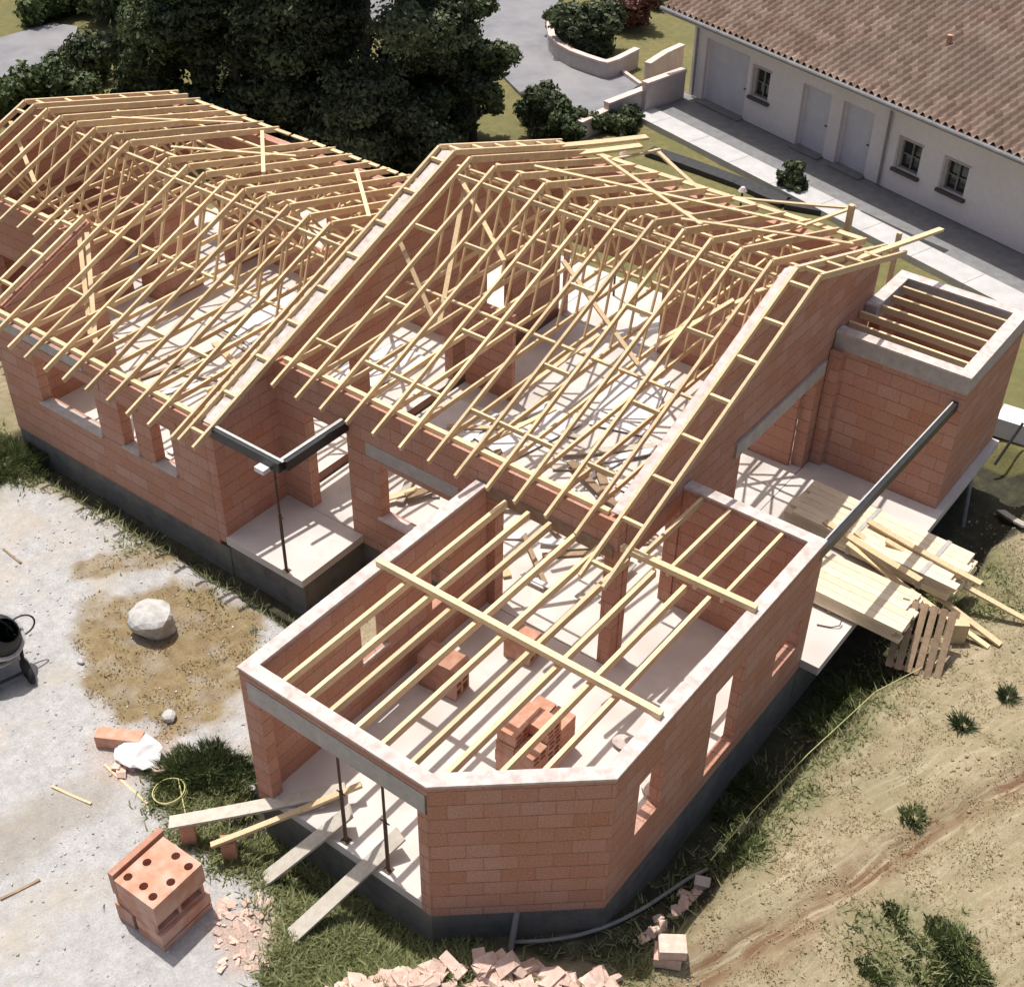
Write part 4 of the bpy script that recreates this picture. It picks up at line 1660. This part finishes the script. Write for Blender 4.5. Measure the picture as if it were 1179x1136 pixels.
for (x, y, z, sx, sy, rz, lab) in ((-8.4, 9.8, .02, 1.5, 2.4, .1, 'white sheet on the left wing floor below the ridge, nearest the porch'), (-6.9, 10.6, .03, 1.2, 2.5, -.15, 'white sheet on the left wing floor beside the shared gable'),
                               (-10.6, 10.9, .02, 1.3, 2.5, .05, 'white sheet on the left wing floor in the middle of the room'), (-3.9, 10.0, .02, 1.2, 1.9, .1, 'white sheet on the middle wing floor by the shared gable'),
                               (-2.5, 10.9, .02, 1.2, 2.2, -.2, 'white sheet on the middle wing floor before the rear opening'), (-1.3, 13.3, .02, 1.3, 2.4, .3, 'white sheet on the middle wing floor right of the rear opening'),
                               (.9, 11.4, .02, 1.2, 2.0, .0, 'white sheet on the middle wing floor towards the terrace opening')):
    mb = MB()
    for k in range(3):
        mb.box((-sx / 2 + .03 * k, -sy / 2 - .02 * k, .014 * k), (sx / 2 + .02 * k, sy / 2 - .03 * k, .014 * k + .0135))
    o = mb.build('sheet_stack', M['white'], loc=(x, y, z))
    o.rotation_euler = (0, 0, rz)
    tag(o, lab, 'sheets')

# boards on and behind the roof
for a, za, c, zc, wd, hd, lab in (
        ((600, 172), 4.62, (745, 158), 4.45, .22, .06, 'upper thick board lying across the far eave of the middle roof, reaching past it'),
        ((610, 182), 4.56, (738, 168), 4.38, .22, .06, 'lower thick board lying across the far eave of the middle roof, beside the upper one'),
        ((755, 172), 3.4, (805, 218), 4.5, .10, .05, 'pale board leaning up steeply behind the far eave of the middle roof'),
        ((868, 338), 5.35, (1084, 264), 4.45, .13, .06, 'long board laid over the right verge, its tip sticking out past the roof'),
        ((690, 186), 4.5, (760, 172), 4.0, .07, .05, 'thin board tipped out behind the far eave near the thick boards'),
        ((812, 224), 4.35, (985, 240), 4.6, .08, .04, 'upper guard board behind the far eave, fixed to the guard post'),
        ((858, 282), 4.5, (985, 238), 4.62, .08, .04, 'slanting guard board rising from the roof to the guard post')):
    plank(at(*a, za), at(*c, zc), wd, hd, 'wood', lab, name='board', cat='board')
for (px, py, z0, z1, r, lab) in ((981, 236, -.8, 4.75, .06, 'square guard post standing behind the far eave of the middle roof'),
                                 (1036, 268, -.8, 3.9, .05, 'thin green grey post behind the annex, below the long board tip')):
    q = at(px, py, z1)
    mb = MB()
    mb.box((q.x - r, q.y - r, gz1(q.x, q.y)), (q.x + r, q.y + r, z1))
    tag(mb.build('post', M['wood']), lab, 'post')
for px, py, z, lab in ((718, 178, 3.9, 'pale round cap on a prop behind the far eave near the thick boards'), (855, 220, 3.9, 'pale round cap on a prop behind the far eave midway to the guard post')):
    q = at(px, py, z)
    e = empty('capped_prop', (q.x, q.y, gz1(q.x, q.y)))
    tag(e, lab, 'prop')
    h = z - gz1(q.x, q.y)
    mb = MB()
    mb.tube([(0, 0, 0), (0, 0, h)], .03, 8)
    mb.build('tube', M['rust'], e)
    mb = MB()
    mb.tube([(0, 0, h), (0, 0, h + .05), (0, 0, h + .1)], .11, 10, r2=.05)
    mb.build('cap', M['cap'], e)

# ------------------------------------------------------------------ background: neighbour house
A = Vector((-10.74, 31.7))
U_ = Vector((.956, -.2925)).normalized()
NV = Vector((-U_.y, U_.x))   # away from us
nb_h = empty('neighbour_house', (A.x, A.y, -.6), math.atan2(U_.y, U_.x))
tag(nb_h, 'white rendered bungalow with a brown pantile roof, behind the building site', 'house')
LN, DP, HW = 26.0, 10.0, 2.95
mb = MB()
wins = [(3.05, 3.78, .95, 1.95), (9.45, 10.27, .78, 1.74), (11.2, 12.02, .78, 1.74)]
doors = [(5.35, 6.5, .02, 2.1), (7.1, 8.3, .02, 2.1), (.75, 2.75, .02, 2.2)]


def nwall(p, q, opens=()):
    o = wall(p, q, .3, 0, HW, opens, name='wall', mat='stucco', parent=nb_h)
    return o


nwall((0, 0), (LN, 0), wins + doors)
nwall((LN - .001, .301), (LN - .001, DP))
nwall((LN - .3, DP - .001), (0.0, DP - .001))
nwall((.001, DP - .302), (.001, .301))
for (a, c, z0, z1) in wins:
    f = MB()
    for (x0, x1, za, zb) in ((a, a + .06, z0, z1), (c - .06, c, z0, z1), (a + .06, c - .06, z0, z0 + .06), (a + .06, c - .06, z1 - .06, z1), ((a + c) / 2 - .025, (a + c) / 2 + .025, z0 + .06, z1 - .06),
                             (a + .06, (a + c) / 2 - .025, (z0 + z1) / 2 - .015, (z0 + z1) / 2 + .015), ((a + c) / 2 + .025, c - .06, (z0 + z1) / 2 - .015, (z0 + z1) / 2 + .015)):
        f.box((x0, .13, za), (x1, .19, zb))
    wo = f.build('window', M['winframe'], nb_h)
    g = MB()
    g.box((a + .03, .20, z0 + .03), (c - .03, .21, z1 - .03))
    g.build('pane', M['glass'], wo)
    s_ = MB()
    s_.box((a - .12, -.12, z0 - .10), (c + .12, .13, z0 - .005))
    s_.build('sill', M['dark'], wo)
    lf = MB()
    lf.box((a - .09, -.035, z0), (a - .005, -.002, z1 + .05))
    lf.box((a - .005, -.035, z1 + .002), (c + .05, -.002, z1 + .05))
    lf.build('frame', M['lowwall'], wo)
for k, (a, c, z0, z1) in enumerate(doors):
    d_ = MB()
    n = 1
    for i in range(n):
        za, zb = z0 + (z1 - z0) * i / n, z0 + (z1 - z0) * (i + 1) / n
        d_.box((a + .002, .17, za + .006), (c - .002, .21, zb - .006))
    do = d_.build('garage_door' if k == 2 else 'door', M['shutterdoor'], nb_h)
    hd = MB()
    hd.box((c - .16, .05, z0 + .98), (c - .06, .098, z0 + 1.02))
    hd.build('handle', M['dark'], do)
    st = MB()
    st.box((a - .05, -.32, -.02), (c + .05, .095, .05))
    st.build('step', M['terr'], do)
    ed = MB()
    ed.box((a - .07, -.03, z0), (a - .004, .0 - .002, z1))
    ed.build('door_frame', M['lowwall'], do)
# pantile roof, real corrugation and course steps
OV, PITCH = 1.15, math.tan(math.radians(17))
ze = HW + .22
run = DP / 2 + OV
ncol, nrow = 98, 20
x_a, x_b = -.55, LN + .5
per = 8
cx_ = np.linspace(x_a, x_b, ncol * per + 1)
ph = (np.arange(ncol * per + 1) % per) / per * 2 * np.pi
wave = .065 * np.sin(ph)
for side in (0, 1):
    rows = []
    for r in range(nrow):
        for e_, lift in ((0.0, .06), (1.0, -.015)):
            t = (r + e_) / nrow
            yy = -OV + run * t if side == 0 else DP + OV - run * t
            rows.append(np.stack([cx_, np.full_like(cx_, yy), ze + PITCH * run * t + wave + lift], 1))
    V = np.concatenate(rows)
    nn = len(cx_)
    nr = len(rows)
    ii = np.arange(nr * nn).reshape(nr, nn)
    Fc = np.stack([ii[:-1, :-1].ravel(), ii[:-1, 1:].ravel(), ii[1:, 1:].ravel(), ii[1:, :-1].ravel()], 1)
    if side == 1:
        Fc = Fc[:, ::-1]
    # one tint per tile
    tr = np.repeat(np.arange(nr - 1), nn - 1)
    tcid = np.tile(np.arange(nn - 1), nr - 1)
    tile = (tr // 2) * 1000 + tcid // per
    tv = RNG.random(30000)[tile % 30000]
    if side == 0:
        tm, nt, b = newmat('pantile')
        a_ = N(nt, 'ShaderNodeAttribute', attribute_name='tint')
        tcx = N(nt, 'ShaderNodeTexCoord')
        n1 = N(nt, 'ShaderNodeTexNoise')
        n1.inputs['Scale'].default_value = .45
        n1.inputs['Detail'].default_value = 7
        nt.links.new(tcx.outputs['Object'], n1.inputs['Vector'])
        r_ = ramp(nt, [(0, (.20, .13, .095)), (.5, (.275, .19, .145)), (1, (.36, .265, .21))])
        nt.links.new(a_.outputs['Fac'], r_.inputs[0])
        r1 = ramp(nt, [(.42, (0, 0, 0)), (.62, (.75,) * 3)])
        nt.links.new(n1.outputs[0], r1.inputs[0])
        cc_ = mixc(nt, r_.outputs[0], (.205, .155, .12), r1.outputs[0])
        nt.links.new(cc_, b.inputs['Base Color'])
        b.inputs['Roughness'].default_value = .9
        M['tile'] = tm
    ro = mesh_np('roof', V, Fc, M['tile'], nb_h, tint=tv, smooth=True)
# soffit, fascia, gutter, gable walls
mb = MB()
mb.box((x_a + .05, -OV + .06, HW + .02), (x_b - .05, -.002, HW + .06))
mb.build('soffit', M['stucco'], nb_h)
mb = MB()
mb.tube([(x_a, -OV - .04, ze - .06), (x_b, -OV - .04, ze - .06)], .07, 10)
mb.build('gutter', M['terr'], nb_h)
mb = MB()
mb.box((x_a + .02, -OV + .02, HW + .02), (x_b - .02, -OV + .058, ze - .0))
mb.build('fascia', M['trim'], nb_h)
for x in (0.02, LN - .3):
    mb = MB()
    rz_ = ze + PITCH * run - .1
    mb.add([(x, 0, HW), (x + .28, 0, HW), (x, DP, HW), (x + .28, DP, HW), (x, DP / 2, rz_), (x + .28, DP / 2, rz_)], [(0, 2, 4), (1, 5, 3), (0, 4, 5, 1), (2, 3, 5, 4), (0, 1, 3, 2)], .5)
    mb.build('gable', M['stucco'], nb_h)
mb = MB()
for x in (.25, 8.95):
    mb = MB()
    mb.tube([(x, -OV - .04, ze - .1), (x, -.09, HW - .35), (x, -.07, .05)], .045, 8)
    mb.build('downpipe', M['galv'], nb_h)
mb = MB()
q = (9.0, 1.9)
mb.tube([(q[0], q[1], ze + PITCH * (q[1] + OV) - .05), (q[0], q[1], ze + PITCH * (q[1] + OV) + .28)], .09, 10)
mb.build('vent_pipe', M['block'], nb_h)
# terrace and pale kerb path in front of it
mb = MB()
mb.box((-.2, -1.9, -.3), (LN, -.002, -.015))
mb.build('terrace', M['terr'], nb_h)
mb = MB()
for i in range(14):
    mb.box((-.6 + i * 1.9, -2.85, -.45), (-.6 + i * 1.9 + 1.885, -1.905, .02))
mb.build('kerb_paving', M['path'], nb_h)

# drive, walls, garden
drive = pxpoly([(500, 20), (560, 0), (700, -120), (850, -250), (620, -300), (400, -60)] and [(480, -40), (640, -160), (760, -160), (640, 10), (640, 45), (668, 68), (700, 78), (735, 100), (706, 120), (664, 143), (640, 128), (600, 110), (575, 85), (540, 60), (515, 22)], -.76)


def sheet(name, poly, z, mat, kind='structure'):
    mb = MB()
    mb.prism(poly, z - .1, z)
    o = mb.build(name, M[mat])
    tag(o, kind=kind)
    return o


sheet('road', drive, -.70, 'asphalt')
# the road beyond the trees at the left
rd = pxpoly([(-200, 30), (0, 45), (60, 28), (90, 32), (85, 48), (40, 80), (0, 92), (-200, 170)], -.76)
sheet('road', rd, -.704, 'asphalt')
rd = pxpoly([(380, 40), (505, 22), (575, 0), (640, -40), (640, -140), (470, -90), (380, -20)], -.76)
sheet('road', rd, -.690, 'terr')


def wallstrip(pts, z0, z1, th, mat, capmat, name, label, cat='wall', coph=.07):
    e = empty(name, (pts[0].x, pts[0].y, 0))
    tag(e, label, cat)
    off = Vector((pts[0].x, pts[0].y))
    P = [Vector((p.x, p.y)) - off for p in pts]
    i_ = inset(P, th)
    mb, cb = MB(), MB()
    o2, i2 = inset(P, -.03), inset(P, th + .03)
    for k in range(len(P) - 1):
        q = (P[k], P[k + 1], i_[k + 1], i_[k])
        mb.hexa([(*v, z0) for v in q], [(*v, z1) for v in q], .5)
        q = (o2[k], o2[k + 1], i2[k + 1], i2[k])
        cb.hexa([(*v, z1 + .001) for v in q], [(*v, z1 + coph) for v in q], .5)
    mb.build('wall_body', M[mat], e)
    cb.build('coping', M[capmat], e)
    return e


wallstrip([at(670, 143, -.2), at(702, 128, -.2)], -1.0, -.2, .22, 'lowwall', 'coping', 'garden_wall', 'lowest step of the pink coped garden wall, next to the bushes')
wallstrip([at(701, 121, .05), at(745, 104, .05)], -1.0, .05, .22, 'lowwall', 'coping', 'garden_wall', 'middle step of the pink coped garden wall below the drive')
wallstrip([at(745, 98, .35), at(790, 82, .35)], -1.0, .35, .22, 'lowwall', 'coping', 'garden_wall', 'highest step of the pink coped garden wall, against the white house corner')
wallstrip([at(748, 80, -.1), at(768, 64, .0), at(788, 52, .1)], -1.0, .05, .2, 'coping', 'coping', 'garden_wall', 'pink sloping wall on the lawn left of the white house corner')
cv = [(631, 18), (630, 30), (632, 42), (642, 52), (656, 60), (672, 66), (690, 72), (699, 74), (712, 70), (736, 58)]
wallstrip([at(px, py, -.15) for px, py in cv], -1.0, -.15, .2, 'lowwall', 'coping', 'planter_wall', 'curved white wall holding the raised planting bed by the drive')
kb = MB()
kp = [at(704, 80, -.68), at(716, 83, -.68), at(728, 92, -.68), at(738, 99, -.68)]
for a_, b_ in zip(kp[:-1], kp[1:]):
    kb.bar(a_, b_, .15, .2)
tag(kb.build('kerb_edging', M['cap']), 'pale kerb edging between the drive and the dry lawn', 'kerb')
# black strip: low drop across the lawn with its ragged shadow painted in
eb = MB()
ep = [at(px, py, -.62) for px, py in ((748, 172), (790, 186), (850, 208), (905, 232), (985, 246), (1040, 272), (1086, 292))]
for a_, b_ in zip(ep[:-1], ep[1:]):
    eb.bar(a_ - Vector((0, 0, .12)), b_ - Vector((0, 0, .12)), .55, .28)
tag(eb.build('lawn_edging', M['lawndrop']), 'long black strip for the shadowed drop in the lawn below the white house', 'edging')


# ------------------------------------------------------------------ vegetation
def leaves(lobes, n, size, flat=.0):
    """leaf quads through the lobes' volume; returns V, F, tint"""
    vol = np.array([r[0] * r[1] * r[2] for _, r in lobes]) ** .75
    ch = RNG.choice(len(lobes), n, p=vol / vol.sum())
    c = np.array([l[0] for l in lobes])[ch]
    r = np.array([l[1] for l in lobes])[ch]
    d = RNG.normal(size=(n, 3))
    d /= np.linalg.norm(d, axis=1)[:, None]
    rad = RNG.uniform(.35, 1.08, n) ** .55
    lump = 1 + .22 * np.sin(d[:, 0] * 7 + c[:, 0] * 3) * np.cos(d[:, 1] * 6 + c[:, 1]) + .15 * np.sin(d[:, 2] * 9 + c[:, 2] * 5)
    P = c + d * r * (rad * lump)[:, None]
    nrm = d + RNG.normal(scale=.6, size=(n, 3))
    nrm /= np.linalg.norm(nrm, axis=1)[:, None]
    t = np.cross(nrm, RNG.normal(size=(n, 3)))
    t /= np.linalg.norm(t, axis=1)[:, None] + 1e-9
    bt = np.cross(nrm, t)
    s = size * RNG.uniform(.6, 1.4, n)[:, None]
    V = np.concatenate([P - t * s, P + bt * s * .55, P + t * s, P - bt * s * .55])
    k = np.arange(n)
    Fq = np.stack([k, k + n, k + 2 * n, k + 3 * n], 1)
    lt = RNG.random(len(lobes))[ch]
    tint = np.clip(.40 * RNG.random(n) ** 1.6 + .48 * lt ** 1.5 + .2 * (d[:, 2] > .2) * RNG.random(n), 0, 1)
    return V, Fq, tint


def tree_parts(root, h, cr, base, nlobes, n, size, mat, seed, conical=False):
    rr = random.Random(seed)
    lobes = []
    limbs = []
    for i in range(nlobes):
        f = rr.random()
        z = base + (h - base) * f
        if conical:
            rmax = cr * (1 - .85 * f)
        else:
            rmax = cr * math.sqrt(max(.05, 1 - (2 * f - .85) ** 2 * .85))
        a = rr.uniform(0, 6.283)
        q = rmax * math.sqrt(rr.random()) * .85
        c = (q * math.cos(a), q * math.sin(a), z)
        s = cr * rr.uniform(.17, .40) * (1 - .5 * f if conical else 1)
        lobes.append((c, (s, s, s * .72)))
        limbs.append(c)
    V, Fq, t = leaves(lobes, n, size)
    V[:, 2] = np.maximum(V[:, 2], .02)
    crown = mesh_np('crown', V, Fq, M[mat], root, tint=t)
    mb = MB()
    pts = [(0, 0, -.3)]
    for i in range(1, 6):
        pts.append((rr.uniform(-.1, .1) * i * .4, rr.uniform(-.1, .1) * i * .4, h * .8 * i / 5))
    mb.tube(pts, .05 * cr + .09, 9, r2=.03)
    for c in limbs[:10]:
        z0 = max(.5, c[2] - .25 * cr)
        k = min(4, int(z0 / (h * .8) * 5))
        p0 = Vector(pts[k]).lerp(Vector(pts[k + 1]), min(1, max(0, z0 / (h * .8) * 5 - k)))
        mb.tube([p0, p0.lerp(Vector(c), .5) + Vector((0, 0, .1)), c], .05, 6, r2=.015)
    mb.build('trunk', M['bark'], root, smooth=True)
    return crown


def tree(px, py, h, cr, base, nlobes, n, size, mat, seed, label, conical=False, name='tree', cat='tree', group=None, z=-.8):
    p = at(px, py, z)
    e = empty(name, (p.x, p.y, gz1(p.x, p.y)))
    tag(e, label, cat, group)
    tree_parts(e, h, cr, base, nlobes, n, size, mat, seed, conical)
    return e


GT = 'dark trees behind the left roof'
tree(430, 195, 9.5, 3.3, .6, 44, 80000, .085, 'leaf_dark', 1, 'tallest dark evergreen tree just behind the gap between the two roofs', group=GT)
tree(335, 168, 9.0, 3.0, .6, 40, 70000, .085, 'leaf_dark', 2, 'dark evergreen tree second from the right of the clump behind the left roof', group=GT)
tree(235, 150, 9.5, 3.2, .5, 40, 72000, .085, 'leaf_mid', 3, 'grey green tree in the middle of the clump behind the left roof', group=GT)
tree(285, 172, 6.5, 2.3, .3, 26, 45000, .085, 'leaf_dark', 21, 'lower dark tree in the middle of the clump, close to the far eave', group=GT)
tree(168, 140, 7.0, 2.1, .4, 28, 45000, .08, 'leaf_dark', 4, 'leftmost dark tree of the clump behind the left roof', group=GT)
tree(300, 90, 10.0, 3.4, .6, 34, 50000, .10, 'leaf_dark', 5, 'far dark tree standing behind the clump near the top edge', group=GT)
tree(545, 163, 4.6, 1.5, .7, 22, 20000, .08, 'leaf_mid', 6, 'small upright tree with a visible trunk at the right end of the clump', group=GT)
tree(490, 165, 6.5, 2.0, .5, 26, 40000, .085, 'leaf_dark', 16, 'medium dark tree between the tallest tree and the small upright one', group=GT)
tree(25, -25, 5.0, 2.6, .3, 18, 14000, .14, 'leaf_dark', 7, 'dark tree in the top left corner beyond the road')
tree(165, 20, 7.0, 2.4, .3, 20, 15000, .14, 'leaf_mid', 8, 'tree beyond the road behind the left clump')


def tuft(px, py, r, h, n, mat, label, z=-.8):
    p = at(px, py, z)
    for _ in range(5):
        p = at(px, py, gz1(p.x, p.y))
    e = empty('weed', (p.x, p.y, gz1(p.x, p.y)))
    tag(e, label, 'weed')
    n = int(n * 1.7)
    a = RNG.uniform(0, 2 * np.pi, n)
    q = r * RNG.random(n) ** .6
    q *= .45 + .75 * np.abs(np.sin(a * 2.5 + RNG.uniform(0, 6)))
    X, Y = q * np.cos(a), q * np.sin(a)
    hh = h * RNG.uniform(.3, 1.0, n) * (1 - .5 * q / (r + 1e-6))
    n_ = n
    w = RNG.uniform(.005, .016, n)
    b_ = RNG.uniform(0, 2 * np.pi, n)
    la = a + RNG.normal(scale=.9, size=n)
    hh = hh * .7
    ln = hh * RNG.uniform(.4, 2.2, n)
    P0 = np.stack([X - w * np.cos(b_), Y - w * np.sin(b_), np.full(n, -.03)], 1)
    P1 = np.stack([X + w * np.cos(b_), Y + w * np.sin(b_), np.full(n, -.03)], 1)
    P2 = np.stack([X + ln * .6 * np.cos(la) + w * 1.2, Y + ln * .6 * np.sin(la), hh * .7], 1)
    P3 = np.stack([X + ln * np.cos(la), Y + ln * np.sin(la), hh], 1)
    V = np.concatenate([P0, P1, P2, P3])
    k = np.arange(n)
    Fc = np.stack([k, k + n, k + 2 * n, k + 3 * n], 1)
    mesh_np('foliage', V, Fc, M[mat], e, tint=RNG.random(n))
    return e


def bush(px, py, r, h, n, size, mat, label, seed, name='bush', cat='bush', z=-.8, group=None, scale=1):
    p = at(px, py, z)
    rr = random.Random(seed)
    e = empty(name, (p.x, p.y, max(gz1(p.x, p.y), z - .25)))
    tag(e, label, cat, group)
    lobes = [((0, 0, h * .4), (r * .6, r * .6, h * .4))]
    for i in range(15):
        a = rr.uniform(0, 6.283)
        q = r * rr.uniform(.2, .95)
        k_ = r * rr.uniform(.16, .42)
        lobes.append(((q * math.cos(a), q * math.sin(a), h * rr.uniform(.1, .95) * (1 - .35 * q / r)), (k_, k_, k_ * rr.uniform(.7, 1.2))))
    n = int(n * 1.5)
    size = size * .78
    V, Fq, t = leaves(lobes, n, size)
    V[:, 2] = np.maximum(V[:, 2], .01)
    mesh_np('foliage', V, Fq, M[mat], e, tint=t)
    mb = MB()
    for i in range(5):
        a = rr.uniform(0, 6.283)
        mb.tube([(0, 0, -.1), (.2 * r * math.cos(a), .2 * r * math.sin(a), h * .3), (.5 * r * math.cos(a), .5 * r * math.sin(a), h * .7)], .03, 5, r2=.01)
    mb.build('stem', M['bark'], e)
    return e


bush(622, 150, .95, 1.7, 5000, .11, 'leaf_dark', 'tall dark bush by the drive, left of the rounder bush', 1)
bush(648, 158, .75, 1.2, 4000, .10, 'leaf_mid', 'rounder green bush by the drive in front of the tall dark one', 2)
bush(703, 150, .75, .75, 3500, .09, 'leaf_mid', 'low green bush at the foot of the stepped garden wall', 3)
bush(725, 140, .5, .55, 2000, .09, 'leaf_dark', 'small dark bush in the corner of the stepped garden wall', 4)
bush(678, 52, 1.35, 1.9, 7000, .13, 'leaf_dark', 'large dark round bush in the raised bed behind the curved wall', 5, z=-.4)
bush(648, 30, .75, 1.0, 3000, .12, 'leaf_mid', 'grey green bush at the drive end of the raised bed', 6, z=-.4)
bush(722, 22, 1.15, 1.6, 5000, .13, 'leaf_red', 'red flowering bush behind the raised bed', 7, z=-.4)
bush(775, 6, 1.0, 1.1, 3000, .14, 'leaf_mid', 'green bush at the top edge left of the brown roof', 8)
bush(910, 222, .52, 1.15, 2500, .09, 'leaf_dark', 'small pointed dark shrub beside the pale path of the white house', 9, name='shrub', cat='shrub')
bush(20, 125, 1.5, 1.3, 4000, .13, 'leaf_bright', 'light green bush at the left edge behind the left roof', 10)
bush(70, 115, 1.3, 1.4, 4000, .13, 'leaf_mid', 'mid green bush between the left edge bush and the tree clump', 11)
bush(100, 92, 1.0, 1.1, 4000, .13, 'leaf_mid', 'bush at the end of the far left road beside the trees', 12)
bush(60, 18, 1.6, 1.2, 4000, .15, 'leaf_bright', 'pale green bush beyond the far left road', 13)
tuft(208, 892, .55, .34, 1500, 'weedleaf', 'bright green weed clump behind the coiled yellow hose')
tuft(240, 888, .6, .4, 1700, 'weeddark', 'dark green weed clump left of the front brick pillar')
tuft(272, 896, .4, .3, 900, 'weeddark', 'small weed clump at the foot of the front brick pillar')
tuft(6, 535, 1.0, .4, 2200, 'weedleaf', 'pale weeds at the left edge below the left wing')
WT = 'ragged weed tufts at the lower right corner of the bank'
wt = [(1078, 1066, .16), (1090, 1078, .24), (1104, 1086, .26), (1096, 1098, .22), (1112, 1104, .24), (1122, 1116, .2), (1108, 1126, .22), (1082, 1112, .16), (1064, 1092, .14),
      (1026, 1046, .13), (1034, 1058, .15), (1044, 1076, .12), (1000, 1112, .16), (1012, 1122, .18), (1022, 1130, .14), (1050, 1108, .12), (1066, 1128, .16), (1092, 1130, .18), (1138, 1128, .12)]
for i, (px, py, r) in enumerate(wt):
    o = tuft(px, py, r * 1.15, r * .8, int(1500 * r), 'weedleaf' if i % 3 else 'weeddark', 'ragged green weed tuft among others at the lower right corner of the dry bank', z=-.3)
    o['group'] = WT
for a in ((1108, 835, .16, .3, 160, 'weeddark', 'single small weed in the middle of the dry bank'),
          (1160, 802, .16, .26, 160, 'weeddark', 'small weed near the right edge of the dry bank'),
          (1052, 942, .22, .22, 240, 'weedleaf', 'small weed just above the red track on the dry bank'),
          (862, 982, .5, .16, 900, 'weedleaf', 'green weed patch at the lower end of the yellow string'),
          (975, 800, .5, .35, 1200, 'weedleaf', 'grassy weed in the trench below the leaning pallet'),
          (948, 828, .45, .35, 1000, 'weedleaf', 'weed in the trench next to the white terrace corner'),
          (860, 905, .35, .3, 700, 'weedleaf', 'weed in the trench below the right wall opening'),
          (842, 938, .3, .25, 500, 'weedleaf', 'small weed low in the trench beside the right wall')):
    tuft(*a, z=-.5)

# ------------------------------------------------------------------ light
w_ = bpy.data.worlds.new('World')
S.world = w_
w_.use_nodes = True
nt = w_.node_tree
sky = nt.nodes.new('ShaderNodeTexSky')
sky.sky_type = 'NISHITA'
sky.sun_disc = False
sky.dust_density = 5.0
sky.ozone_density = .3
sky.air_density = .8
SD = Vector((-.295, .09, 1)).normalized()
el = math.asin(SD.z)
azm = math.atan2(SD.x, SD.y)
sky.sun_elevation = el
sky.sun_rotation = azm
bg = nt.nodes['Background']
bg.inputs['Strength'].default_value = .115
nt.links.new(sky.outputs[0], bg.inputs[0])
sl = bpy.data.lights.new('sun', 'SUN')
sl.energy = 4.4
sl.angle = math.radians(.5)
sl.color = (1, .955, .895)
so = bpy.data.objects.new('sun', sl)
COL.objects.link(so)
so.rotation_euler = SD.to_track_quat('Z', 'Y').to_euler()
S.view_settings.view_transform = 'Standard'
S.view_settings.look = 'None'
S.view_settings.exposure = .03
S.view_settings.gamma = 1
